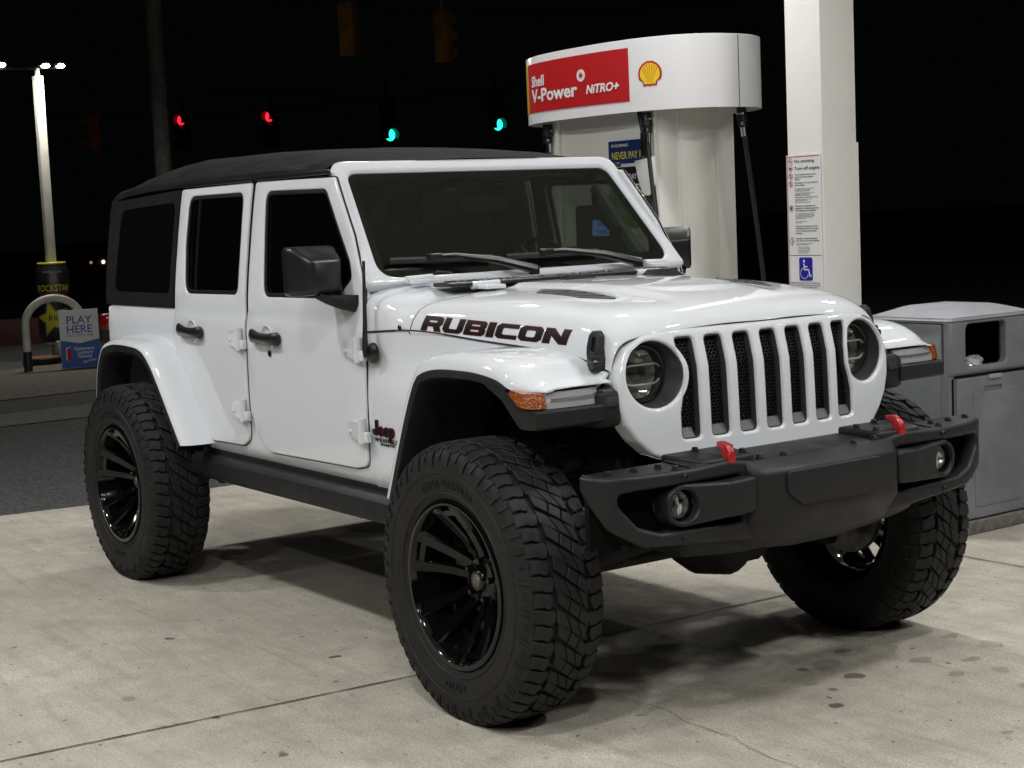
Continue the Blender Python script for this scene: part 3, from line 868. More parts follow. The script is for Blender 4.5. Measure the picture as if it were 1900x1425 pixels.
for s in SD:
    fl = flare('fender_flare', s, FF, TOPSEC, M_white, car, sign=1, tip=lambda x: 0.055 * smst(0.34, 0.46, x))
    lipF = [p for p in FF if p[0] < 0.28] + [(0.325, 1.126)]
    flare('lip', s, lipF, LIPSEC, M_black, fl, sign=1)
    # black nose block with a shelf and the lamp
    def nb(y, x0): return [(x0 - 0.27, s * y, 1.125), (x0 - 0.16, s * y, 1.075), (x0 - 0.075, s * y, 0.998), (x0 - 0.055, s * y, 0.990), (x0 - 0.008, s * y, 0.992), (x0, s * y, 1.000), (x0 + 0.002, s * y, 1.044), (x0 - 0.006, s * y, 1.050), (x0 - 0.058, s * y, 1.052), (x0 - 0.066, s * y, 1.094), (x0 - 0.12, s * y, 1.098)]
    loft('nose', [nb(0.934, 0.452), nb(0.930, 0.470), nb(0.915, 0.478), nb(0.80, 0.484), nb(0.68, 0.486)], m=M_black, parent=fl, sharp=30)
    # bezel at the inner end of the lamp
    loft('lamp_bezel', [[(0.440, s * y, 1.045), (0.486, s * y, 1.040), (0.480, s * y, 1.070), (0.464, s * y, 1.094), (0.44, s * y, 1.097)] for y in (0.62, 0.664)] + [[(0.440, s * 0.677, 1.048), (0.470, s * 0.677, 1.048), (0.468, s * 0.677, 1.07), (0.455, s * 0.677, 1.092), (0.44, s * 0.677, 1.095)]], m=M_black, parent=fl, sharp=30)
    box('nose_back', (0.42, s * 0.65, 1.03), (0.12, 0.10, 0.12), 0.02, M_black, fl)
    # lamp: clear part across the front, amber wrapped round the corner
    lampz0, lampz1 = 1.053, 1.103
    def lring(x, y, dx=0.0): return [(x - 0.03, s * y, lampz0), (x, s * y, lampz0), (x - 0.003, s * y, (lampz0 + lampz1) / 2 - 0.004), (x - 0.011, s * y, (lampz0 + lampz1) / 2), (x - 0.016, s * y, lampz1), (x - 0.03, s * y, lampz1)]
    loft('turn_lamp', [lring(0.464, 0.680), lring(0.468, 0.75), lring(0.466, 0.83), lring(0.459, 0.880)], m=M_drl, parent=fl, sharp=25)
    tube('light_bar', [(0.4615, s * 0.695, 1.0785), (0.4655, s * 0.75, 1.0785), (0.4635, s * 0.82, 1.0785), (0.4575, s * 0.865, 1.0785)], 0.0045, 6, M_chrome, fl)
    bm = bmesh.new()
    A = [(0.463, 0.881), (0.455, 0.914), (0.432, 0.944), (0.40, 0.950), (0.345, 0.946), (0.345, 0.90), (0.40, 0.87)]
    Bt = [(0.449, 0.881), (0.442, 0.911), (0.422, 0.939), (0.398, 0.946), (0.352, 0.945), (0.352, 0.90), (0.40, 0.87)]
    zt = [1.103, 1.103, 1.104, 1.106, 1.112, 1.112, 1.104]
    zb = [1.053, 1.053, 1.056, 1.062, 1.098, 1.098, 1.06]
    add_rings(bm, [[(a, s * b, z) for (a, b), z in zip(A, zb)], [(a, s * b, z) for (a, b), z in zip(Bt, zt)]])
    bmesh.ops.bevel(bm, geom=bm.edges[:], offset=0.003, segments=2, affect='EDGES')
    ob('marker_lamp', bm, M_amber, fl, 40)
    RS = [(0.024, 0.77), (0.022, 0.85), (0.013, 0.900), (0.002, 0.925), (-0.012, 0.936), (-0.022, 0.936), (-0.016, 0.90), (0.0, 0.85), (0.004, 0.77)]
    RL = [(-0.012, 0.932), (-0.020, 0.9375), (-0.048, 0.936), (-0.054, 0.925), (-0.054, 0.78), (-0.044, 0.78), (-0.030, 0.80), (-0.018, 0.905)]
    rfl = flare('fender_flare', s, RF, RS, M_white, car, sign=-1)
    flare('lip', s, RF, RL, M_black, rfl, sign=-1)

# ---- side steps (black box rails under the doors)
for s in SD:
    rings = []
    for x, k in ((-2.44, 0.0), (-2.42, 1.0), (-0.675, 1.0), (-0.655, 0.0)):
        sec = rpoly([(0.66, 0.535, .01), (0.795, 0.520, .02), (0.822, 0.545, .02), (0.822, 0.606, .02), (0.803, 0.634, .015), (0.66, 0.640, .01)], n=3)
        cy_ = sum(p[0] for p in sec) / len(sec); cz_ = sum(p[1] for p in sec) / len(sec)
        g = 0.86 + 0.14 * k
        rings.append([(x, s * (cy_ + (a - cy_) * g), cz_ + (b - cz_) * g) for a, b in sec])
    loft('side_step', rings, m=M_black, parent=car)

# ---- front bumper
PLAN = [(0, 0.752), (0.40, 0.752), (0.55, 0.751), (0.65, 0.747), (0.73, 0.737), (0.80, 0.720), (0.832, 0.706), (0.853, 0.690), (0.869, 0.664), (0.879, 0.634), (0.882, 0.600)]
ul = [0.0]
for a, b in zip(PLAN, PLAN[1:]): ul.append(ul[-1] + math.hypot(b[0] - a[0], b[1] - a[1]))
TY = [(u, p[0]) for u, p in zip(ul, PLAN)]; TX = [(u, p[1]) for u, p in zip(ul, PLAN)]
def bfn(u, v, w):
    a = abs(u); s = 1 if u >= 0 else -1
    y, x = smooth_tab(TY, a), smooth_tab(TX, a)
    y2, x2 = smooth_tab(TY, a + 0.004), smooth_tab(TX, a + 0.004)
    y1, x1 = smooth_tab(TY, max(0, a - 0.004)), smooth_tab(TX, max(0, a - 0.004))
    t = Vector((x2 - x1, y2 - y1)); t.normalize()
    n = Vector((t.y, -t.x))
    xo = 0.02 * (v - 0.72) * 0
    return (x + n.x * w + xo, s * (y + n.y * w), v)
U9 = ul[9]
bo_half = [(0.0, 0.850, 0), (0.30, 0.852, .03), (0.40, 0.866, .03), (0.55, 0.858, .03), (0.86, 0.860, .03), (U9 + 0.032, 0.862, .012), (U9 + 0.032, 0.815, .012), (U9 + 0.0, 0.778, .04), (0.86, 0.700, .05), (0.74, 0.637, .04), (0.55, 0.622, .03), (0.30, 0.60, .02), (0.0, 0.60, 0)]
bo = [(-a, b, r_) for a, b, r_ in bo_half[::-1]][:-1] + bo_half[:-1]
bo = rpoly([p for p in bo], n=4)
def opening(s):
    q = [(0.355, 0.815, .02), (0.76, 0.812, .03), (0.822, 0.806, .03), (0.818, 0.768, .03), (0.755, 0.700, .05), (0.68, 0.675, .03), (0.355, 0.668, .02)]
    return rpoly([(s * a, b, r_) for a, b, r_ in (q if s > 0 else q[::-1])], n=4)
bumper = plate('bumper', bo, [opening(1), opening(-1)], th=0.055, bev=0.014, fn=bfn, cu=[s_ * v_ for s_ in (1, -1) for v_ in frange(0, U9 + 0.03, 0.03)] + [0], cv=frange(0.6, 0.86, 0.05), m=M_black, parent=car, res=3, sharp=50)
# top shelf of the bumper
shelf = []
for u in [U9 + 0.028 - 0.03 * i for i in range(int((U9 + 0.028) / 0.03))] + [0]:
    p = bfn(u, 0.85, -0.012); shelf.append((p[0], p[1]))
shelf = [(0.57, 0.50), (0.612, 0.56), (0.612, 0.86)] + shelf + [(x, -y) for x, y in shelf[-2::-1]] + [(0.612, -0.86), (0.612, -0.56), (0.57, -0.50)]
def shf(u, v, w):
    a = abs(v)
    z = 0.8495 + 0.013 * smst(0.28, 0.40, a) - 0.006 * smst(0.5, 0.56, a) + 0.002
    if u < 0.70: z += (0.70 - u) * 0.07
    return (u, v, z + w)
plate('shelf', shelf, th=0.014, bev=0.004, fn=shf, cv=[s_ * v_ for s_ in (1, -1) for v_ in (0.28, 0.31, 0.34, 0.37, 0.40, 0.5, 0.53, 0.56, 0.7)] + [0], cu=[0.5, 0.6, 0.68, 0.70, 0.72], m=M_black, parent=bumper)
# raised ears that carry the hooks
for s in SD:
    e = rpoly([(0.57, s * 0.26, .01), (0.742, s * 0.285, .02), (0.742, s * 0.49, .03), (0.60, s * 0.53, .03), (0.57, s * 0.53, .01)][::(1 if s > 0 else -1)], n=3)
    plate('ear', e, th=0.03, bev=0.010, fn=lambda u, v, w: (u, v, 0.874 + (0.735 - u) * 0.05 + w), m=M_black, parent=bumper)
# centre nose
rings = []
for y, xf, zt_, xb, zb_ in ((-0.335, .760, .842, .70, .585), (-0.320, .782, .838, .715, .575), (-0.29, .802, .836, .73, .565), (-0.1, .806, .836, .735, .548), (0.1, .806, .836, .735, .548), (0.29, .802, .836, .73, .565), (0.320, .782, .838, .715, .575), (0.335, .760, .842, .70, .585)):
    sec = rpoly([(0.60, zt_ + 0.016, 0), (0.748, zt_ + 0.016, .02), (xf, zt_ - 0.020, .03), (xf + 0.002, 0.672, .05), (xb + 0.02, zb_ + 0.03, .05), (xb - 0.03, zb_ - 0.005, .03), (0.50, zb_ - 0.008, 0)], n=4)
    rings.append([(a, y, b) for a, b in sec])
loft('nose', rings, m=M_black, parent=bumper, sharp=55)
# skid below
rings = []
for y, x0, x1, z0, z1 in ((-0.52, .50, .66, .585, .63), (-0.50, .46, .682, .556, .63), (-0.3, .44, .70, .540, .63), (0.3, .44, .70, .540, .63), (0.50, .46, .682, .556, .63), (0.52, .50, .66, .585, .63)):
    sec = rpoly([(x0, z1, 0), (x1, z1, .01), (x1, z0 + .03, .03), (x1 - .05, z0, .03), (x0, z0, 0)], n=4)
    rings.append([(a, y, b) for a, b in sec])
loft('skid', rings, m=M_black, parent=bumper, sharp=55)
# plate cover
pc = rpoly([(-0.212, 0.812, .015), (0.212, 0.812, .015), (0.212, 0.745, .03), (0.150, 0.697, .03), (-0.150, 0.697, .03), (-0.212, 0.745, .03)][::-1], n=5)
plate('plate_cover', pc, th=0.012, bev=0.004, fn=lambda u, v, w: (0.8145 + w, u, v), m=M_black, parent=bumper)
# fog lamp pods
for s in SD:
    pod = rpoly([(s * 0.322, 0.700, .022), (s * 0.60, 0.682, .03), (s * 0.648, 0.70, .05), (s * 0.652, 0.790, .05), (s * 0.60, 0.815, .04), (s * 0.43, 0.805, .02), (s * 0.322, 0.812, .022)][::(1 if s > 0 else -1)], n=5)
    def pfn(u, v, w, s=s):
        a = abs(u)
        x = 0.792 - 0.012 * smst(0.40, 0.45, a) - 0.16 * max(0, a - 0.45)
        return (x + w, u, v)
    pd = plate('fog_pod', pod, [circ(s * 0.590, 0.748, 0.050, 32)], th=0.075, bev=0.012, fn=pfn, cu=[s * v_ for v_ in (0.36, 0.40, 0.42, 0.44, 0.46, 0.50, 0.56, 0.62)], m=M_black, parent=bumper, res=3, sharp=50)
    fx = 0.792 - 0.012 - 0.16 * 0.14
    lathe('fog_lens', [(0.043, fx - 0.040), (0.041, fx - 0.030), (0.030, fx - 0.022), (0.0, fx - 0.018)], 28, 'x', (0, s * 0.590, 0.748), M_lens, pd, sharp=None)
    lathe('fog_bezel', [(0.051, fx - 0.02), (0.048, fx - 0.030), (0.043, fx - 0.038), (0.043, fx - 0.05)], 28, 'x', (0, s * 0.590, 0.748), M_gloss, pd)
    lathe('fog_reflector', [(0.041, fx - 0.036), (0.034, fx - 0.050), (0.018, fx - 0.060), (0.0, fx - 0.062)], 28, 'x', (0, s * 0.590, 0.748), M_reflector, pd)
    bm = bmesh.new()
    add_box(bm, (fx - 0.040, s * 0.590, 0.748), (0.012, 0.006, 0.07), 0.002)
    add_box(bm, (fx - 0.040, s * 0.578, 0.742), (0.010, 0.020, 0.05), 0.002)
    ob('fog_reflector', bm, M_chrome, pd)
    # dark back of the bumper opening and its floor
    box('opening_back', (0.632, s * 0.60, 0.74), (0.02, 0.55, 0.215), 0, M_dark, bumper)
    box('opening_end', (0.645, s * 0.852, 0.775), (0.05, 0.012, 0.07), 0, M_dark, bumper)
    # tow hook
    th = empty('tow_hook', (0, 0, 0)); th.parent = car
    tube('hook', [(0.728, s * 0.388, 0.850), (0.733, s * 0.388, 0.872), (0.731, s * 0.388, 0.890), (0.720, s * 0.387, 0.903), (0.703, s * 0.386, 0.908), (0.682, s * 0.384, 0.907)], [0.0215, 0.0195, 0.0175, 0.0155, 0.0125, 0.009], 12, M_red, th, sec=[(p[0], p[1]) for p in rpoly([(-1.0, -.75, .35), (1.0, -.75, .35), (1.0, .75, .35), (-1.0, .75, .35)], n=3)])
def bolt(x, y, z, d='z', r_=0.0105, first={}):
    if (d, r_) not in first:
        o = lathe('bolt', [(r_ * 1.25, -0.004), (r_ * 1.25, 0.002), (r_, 0.003), (r_, 0.009), (r_ * .8, 0.011), (r_ * .5, 0.011), (r_ * .45, 0.006), (0, 0.006)], 12, d, (0, 0, 0), M_satin, bumper)
        first[(d, r_)] = o
    else:
        o = first[(d, r_)].copy(); COL.objects.link(o); o.parent = bumper
    o.location = (x, y, z)
for s in SD:
    for x, y in ((0.660, 0.812), (0.665, 0.715), (0.668, 0.622), (0.722, 0.598)): bolt(x, s * y, 0.860 + max(0, 0.7 - x) * 0.07)
    for x, y in ((0.705, 0.305), (0.60, 0.41), (0.63, 0.29)): bolt(x, s * y, 0.876 + (0.735 - x) * 0.05)
    bolt(0.740, s * 0.16, 0.853); bolt(0.735, s * 0.26, 0.856)
    p = bfn(0.585, 0.838, 0.0); bolt(p[0], s * p[1], 0.838, 'x', 0.008)
    p = bfn(0.59, 0.648, 0.0); bolt(p[0], s * p[1], 0.646, 'x', 0.008)
for s in SD:   # seam of the bolt-on end
    rings = []
    tube('seam', [(0.615, s * 0.553, 0.866), (0.735, s * 0.553, 0.859)], 0.003, 6, M_dark, bumper)

# ---- tail lights, aerial, badges
for s in SD:
    tl = empty('tail_light', (0, 0, 0)); tl.parent = car
    box('housing', (-3.475, s * 0.735, 1.11), (0.10, 0.12, 0.26), 0.02, M_satin, tl)
    box('lens', (-3.482, s * 0.742, 1.195), (0.105, 0.125, 0.085), 0.02, M_redlens, tl)
bm = bmesh.new()
add_lathe(bm, [(0.040, -0.797), (0.038, -0.806), (0.025, -0.815), (0.0, -0.818)], 20, 'y', (-0.735, 0, 1.165))
add_tube(bm, [(-0.738, -0.806, 1.160), (-0.748, -0.824, 1.158), (-0.750, -0.826, 1.19), (-0.756, -0.816, 1.28), (-0.768, -0.806, 1.40), (-0.777, -0.797, 1.497)], [0.014, 0.013, 0.0105, 0.0085, 0.0065, 0.0055], 10)
add_lathe(bm, [(0.0, 0.0), (0.006, 0.001), (0.006, 0.012), (0, 0.014)], 10, 'z', (-0.777, -0.797, 1.493))
ob('aerial', bm, M_satin, car)
lathe('screw', [(0.009, -0.003), (0.009, 0.003), (0, 0.004)], 14, 'y', (-0.60, -0.762, 1.262), M_satin, car)
bf = lambda x0, z0, off: (lambda u, v, w: (x0 + u, -(0.7955 + off + w), z0 + v))
JP = [(0.016, 0.056), (0.031, 0.056), (0.031, 0.014), (0.026, 0.004), (0.016, 0.0), (0.004, 0.002), (-0.004, 0.010), (-0.004, 0.020), (0.010, 0.020), (0.010, 0.014), (0.016, 0.014)]
for off, mm, lift in ((0.0022, M_decal_red, 0.003), (0.0, M_decal, 0.006)):
    plate('badge', offs(JP, off), th=0.006, bev=0.001, fn=bf(-0.768, 0.857, lift), m=mm, parent=car)
    text('badge', 'eep', 0.074, bf(-0.734, 0.857, lift - 0.003), mm, car, bold=0.010 + off * 8, depth=0.006, sx=1.0, spacing=1.12)
text('badge', 'WRANGLER', 0.023, bf(-0.765, 0.833, 0.001), M_decal, car, bold=0.008, depth=0.002, sx=1.45, spacing=1.08)
text('badge', 'UNLIMITED', 0.0125, bf(-0.725, 0.821, 0.001), M_decal, car, bold=0.004, depth=0.002, sx=1.6, spacing=1.08)

# ---- cabin
box('dashboard', (-0.97, 0, 1.32), (0.30, 1.40, 0.16), 0.05, M_interior, car)
box('dashboard_hood', (-1.04, 0.37, 1.415), (0.20, 0.36, 0.06), 0.025, M_interior, car)
bm = bmesh.new()
st_c = Vector((-1.24, 0.37, 1.37)); tilt = Matrix.Rotation(R(-25), 3, 'Y')
add_lathe(bm, [(0.185, -0.014), (0.199, 0.0), (0.185, 0.014), (0.171, 0.0)], 40, 'x', (0, 0, 0), closed=True)
add_box(bm, (0, 0, 0), (0.04, 0.14, 0.11), 0.02)
for a in (0, 120, 240): add_tube(bm, [(0, 0, 0), (0, 0.18 * math.sin(R(a + 90)), 0.18 * math.cos(R(a + 90)))], 0.014, 8)
for v in bm.verts: v.co = tilt @ v.co + st_c
ob('steering_wheel', bm, M_satin, car)
for s in SD:
    seat = empty('seat', (0, 0, 0)); seat.parent = car
    box('cushion', (-1.60, s * 0.37, 1.06), (0.52, 0.50, 0.16), 0.05, M_interior, seat)
    box('backrest', (-1.93, s * 0.37, 1.33), (0.16, 0.48, 0.60), 0.06, M_interior, seat, rot=Matrix.Rotation(R(-12), 3, 'Y'))
    box('headrest', (-2.01, s * 0.37, 1.69), (0.10, 0.26, 0.17), 0.04, M_interior, seat, rot=Matrix.Rotation(R(-8), 3, 'Y'))
    tube('roll_bar', [(-1.20, s * 0.60, 1.80), (-1.36, s * 0.59, 1.825), (-1.55, s * 0.57, 1.835), (-2.0, s * 0.57, 1.84), (-2.9, s * 0.57, 1.80), (-3.25, s * 0.60, 1.45)], 0.034, 10, M_interior, car)
    tube('roll_bar', [(-2.0, s * 0.57, 1.83), (-2.02, s * 0.64, 1.4), (-2.02, s * 0.68, 1.0)], 0.036, 10, M_interior, car)
    # pale trim on the inside of the pillar
    if s > 0: plate('pillar_trim', [(s * 0.655, 0.05), (s * 0.612, 0.05), (s * 0.575, 0.50), (s * 0.60, 0.50)][::(-1 if s > 0 else 1)], th=0.05, bev=0.008, fn=lambda u, v, w: ws(u, v, w - 0.045), m=M_trim_in, parent=car)
tube('roll_bar', [(-2.0, -0.57, 1.84), (-2.0, 0.57, 1.84)], 0.034, 10, M_interior, car)
tube('grab_handle', [(-0.99, 0.600, 1.56), (-1.02, 0.555, 1.585), (-1.10, 0.545, 1.67), (-1.14, 0.575, 1.715)], 0.014, 8, M_interior, car)
plate('rear_view_mirror', rpoly([(-0.12, 0.42, .02), (0.12, 0.42, .02), (0.12, 0.49, .02), (-0.12, 0.49, .02)]), th=0.03, bev=0.008, fn=lambda u, v, w: ws(u, v, w - 0.09), m=M_interior, parent=car)
box('bench_seat', (-2.65, 0, 1.25), (0.2, 1.2, 0.8), 0.06, M_interior, car)

# ---- running gear underneath
WFX, WRX = 0.066, -2.893
for s in SD:
    loft('frame_rail', [[(x, s * (0.42 + dy), z + dz) for dy, dz in ((-.04, -.06), (.04, -.06), (.04, .06), (-.04, .06))] for x, z in ((-3.35, 0.72), (-2.6, 0.72), (-2.3, 0.62), (-0.7, 0.62), (-0.4, 0.70), (0.50, 0.72))], m=M_under, parent=car)
    for ax in (WFX, WRX):
        zz = 0.70
        pts = [(ax - 0.01 + 0.055 * math.cos(t * 0.5), s * 0.49 + 0.055 * math.sin(t * 0.5), 0.52 + 0.0145 * t * 0.5) for t in range(0, 76)]
        tube('coil_spring', pts, 0.008, 6, M_under, car)
        bm = bmesh.new()
        add_tube(bm, [(ax - 0.14, s * 0.50, 0.42), (ax - 0.16, s * 0.47, 0.70)], 0.024, 10)
        add_tube(bm, [(ax - 0.16, s * 0.47, 0.68), (ax - 0.18, s * 0.45, 1.0)], 0.032, 10)
        ob('shock_absorber', bm, M_under, car)
    tube('control_arm', [(0.02, s * 0.43, 0.40), (-0.85, s * 0.36, 0.56)], 0.028, 8, M_under, car)
    tube('control_arm', [(-2.98, s * 0.43, 0.40), (-2.15, s * 0.36, 0.56)], 0.028, 8, M_under, car)
    box('sway_link', (0.29, s * 0.47, 0.66), (0.03, 0.03, 0.36), 0.008, M_under, car)
    # steering knuckle and brake seen inside the wheel
for ax, dy in ((WFX, 0.10), (WRX, 0.0)):
    bm = bmesh.new()
    add_tube(bm, [(ax, -0.72, 0.46), (ax, 0.72, 0.46)], 0.042, 14)
    add_lathe(bm, [(0.0, -0.17), (0.07, -0.16), (0.125, -0.08), (0.14, 0.0), (0.125, 0.08), (0.07, 0.16), (0.0, 0.17)], 24, 'y', (ax + 0.02, dy, 0.455))
    add_lathe(bm, [(0.13, 0.0), (0.125, 0.07), (0.09, 0.11), (0, 0.12)], 20, 'x', (ax + 0.05, dy, 0.455))
    for s in SD: add_box(bm, (ax, s * 0.68, 0.46), (0.13, 0.07, 0.24), 0.02)
    ob('axle', bm, M_under, car)
bm = bmesh.new()
add_tube(bm, [(0.25, -0.68, 0.475), (0.26, 0.68, 0.475)], 0.022, 10)
add_tube(bm, [(0.29, -0.66, 0.49), (0.30, -0.1, 0.55), (0.28, 0.42, 0.62)], 0.020, 10)
add_tube(bm, [(0.24, -0.25, 0.50), (0.25, 0.25, 0.50)], 0.030, 10)
ob('tie_rod', bm, M_under, car)
loft('lower_guard', [[(x, y, z) for y, z in ((-0.20, 0.56), (-0.13, 0.47), (-0.05, 0.43), (0.04, 0.43), (0.12, 0.48), (0.20, 0.56))] for x in (0.24, 0.40)], m=M_under, parent=car)
box('crossmember', (0.46, 0, 0.66), (0.10, 0.90, 0.12), 0.02, M_under, car)
box('transfer_case', (-1.5, 0.1, 0.56), (0.9, 0.5, 0.2), 0.04, M_under, car)
tube('driveshaft', [(-2.9, 0, 0.47), (-1.8, 0.05, 0.56)], 0.035, 10, M_under, car)
tube('exhaust', [(-1.2, -0.25, 0.54), (-2.2, -0.32, 0.55), (-2.6, -0.30, 0.66), (-3.2, -0.35, 0.62)], 0.03, 10, M_under, car)
box('muffler', (-3.25, 0.0, 0.66), (0.24, 0.7, 0.16), 0.06, M_under, car)

# ================================================================== WHEELS
TR = 0.470
def tread_r(w):
    a = abs(w)
    return lerp_tab([(0, 0.470), (0.10, 0.4685), (0.125, 0.465), (0.145, 0.457), (0.156, 0.446)], a)
def add_block(bm, poly, depth=0.018, ch=0.003):
    """poly: (w across, s around) -> raised tread block"""
    area = sum(poly[i - 1][0] * poly[i][1] - poly[i][0] * poly[i - 1][1] for i in range(len(poly)))
    if area < 0: poly = poly[::-1]
    pts = []
    for i, p in enumerate(poly):        # split long edges so that blocks follow the curve
        q = poly[(i + 1) % len(poly)]
        n = max(1, int(math.hypot(q[0] - p[0], q[1] - p[1]) / 0.028))
        for j in range(n): pts.append((p[0] + (q[0] - p[0]) * j / n, p[1] + (q[1] - p[1]) * j / n))
    inn = offs(pts, -ch)
    def P(p, dr):
        th = p[1] / TR; r = tread_r(p[0]) - dr
        return (r * math.sin(th), p[0], r * math.cos(th))
    v0 = [bm.verts.new(P(p, depth)) for p in offs(pts, 0.0012)]
    v1 = [bm.verts.new(P(p, ch * 0.7)) for p in pts]
    v2 = [bm.verts.new(P(p, 0)) for p in inn]
    n = len(pts)
    for a, b in ((v0, v1), (v1, v2)):
        for i in range(n):
            j = (i + 1) % n
            bm.faces.new((a[i], a[j], b[j], b[i]))
    bm.faces.new(v2)
    for f in {f for v in v1 + v2 for f in v.link_faces}: f.material_index = 1
def make_tyre():
    bm = bmesh.new()
    prof = [(0.272, -0.130), (0.279, -0.146), (0.290, -0.154), (0.310, -0.1610), (0.345, -0.1665), (0.385, -0.1675), (0.412, -0.165), (0.432, -0.159), (0.444, -0.150), (0.4475, -0.138), (0.4505, -0.118), (0.4525, -0.07)]
    prof = prof + [(0.4525, 0.0)] + [(r, -h) for r, h in prof[::-1]]
    add_lathe(bm, prof, 120, 'y', closed=False)
    bmesh.ops.delete(bm, geom=[f for f in bm.faces if len(f.verts) > 4], context='FACES_ONLY')
    rr = random.Random(11)
    NP = 28
    P = 2 * math.pi * TR / NP
    for p in range(NP):
        s0 = p * P
        for sd in (-1, 1):
            q0 = s0 + (0 if sd < 0 else 0.031)
            for k in (0, 1):
                b = q0 + k * P / 2
                e = -0.154 if k == 0 else -0.147
                i_ = -0.080 + (0.008 if k == 0 else -0.004)
                h = P / 2
                blk = [(e, b + .0055), (-.122, b + .0055), (-.108, b + .0105), (i_ - .008, b + .0115), (i_, b + .020), (i_ + .002, b + h * .62), (i_ - .010, b + h + .004), (-.106, b + h + .004), (-.120, b + h - .004), (e, b + h - .004)]
                add_block(bm, [(w if sd < 0 else -w, s_) for w, s_ in blk])
        # centre: slanting bands cut into pieces
        for k in (0, 1):
            b = s0 + k * P / 2
            h = P / 2
            def L(w): return b + (w + 0.07) * 0.60 + (0.010 if k else 0.0) * (w / 0.07)
            l0, l1 = (-0.068, 0.066) if k == 0 else (-0.060, 0.072)
            ga, gb = (0.0060, 0.0030) if k == 0 else (0.0030, 0.0060)
            cuts_ = ((l0, -0.030, 0, 1), (-0.024, 0.018, 1, 1), (0.024, l1, 1, 0)) if k == 0 else ((l0, -0.006, 0, 1), (-0.001, 0.036, 1, 1), (0.041, l1, 1, 0))
            sk = 0.026 if k == 0 else -0.014
            for wa, wb, sa, sb in cuts_:
                ta, tb = wa + sa * sk, wb + sb * sk       # the far ends are sheared, so pieces become wedges
                ta, tb = max(l0, min(l1, ta)), max(l0, min(l1, tb))
                poly = [(wa, L(wa) + ga), ((wa + wb) / 2, L((wa + wb) / 2) + ga), (wb, L(wb) + ga), (tb, L(tb) + h - gb), (ta, L(ta) + h - gb)]
                if abs(tb - ta) < 0.004: poly = poly[:4]
                add_block(bm, poly, ch=0.0025)
    # sidewall lugs and ribs
    for sd in (-1, 1):
        for k in range(NP * 2):
            a = 2 * math.pi * (k + 0.25) / (NP * 2)
            r0, r1 = (0.398, 0.452) if k % 2 == 0 else (0.415, 0.449)
            wd = 0.013 if k % 2 == 0 else 0.009
            ring0, ring1 = [], []
            for r, h0 in ((r0, 0.1665), (0.425, 0.1622), (r1, 0.146)):
                for sgn in (-1, 1):
                    t = a + sgn * wd / r / 1.0 * 0.5 + (r - r0) * 0.5
                    ring0.append((r * math.sin(t), sd * (h0 - 0.004), r * math.cos(t)))
                    ring1.append((r * math.sin(t), sd * (h0 + 0.0055), r * math.cos(t)))
            o = [0, 2, 4, 5, 3, 1]
            add_rings(bm, [[ring0[i] for i in o], [ring1[i] for i in o]])
    for rr_, y_ in ((0.305, 0.1615), (0.372, 0.1685)):
        for sd in (-1, 1):
            add_lathe(bm, [(rr_ - 0.002, sd * (y_ - 0.002)), (rr_, sd * (y_ + 0.0012)), (rr_ + 0.002, sd * (y_ - 0.002))], 96, 'y', closed=True)
    for v in bm.verts:     # flat where it stands
        if v.co.z < -0.4555:
            over = -0.4555 - v.co.z
            v.co.z = -0.4555 + min(0.0, -over * 0.02)
            v.co.y *= 1 + 1.2 * over
    bmesh.ops.recalc_face_normals(bm, faces=bm.faces)
    me = bpy.data.meshes.new('tyre'); bm.to_mesh(me); bm.free()
    return me
tyre_me = make_tyre()

def sidewall_text(body, r, a0, size, m, parent, bold=0.02):
    """Raised lettering round the outer wall (-y side); a0 is the middle of the word, degrees clockwise from the top."""
    def fn(u, v, w):
        rad = r + v
        t = R(a0) + u / r
        return (rad * math.sin(t), -(0.1672 + w), rad * math.cos(t))
    return text('lettering', body, size, fn, m, parent, bold=bold, depth=0.005, align='CENTER', spacing=1.15)

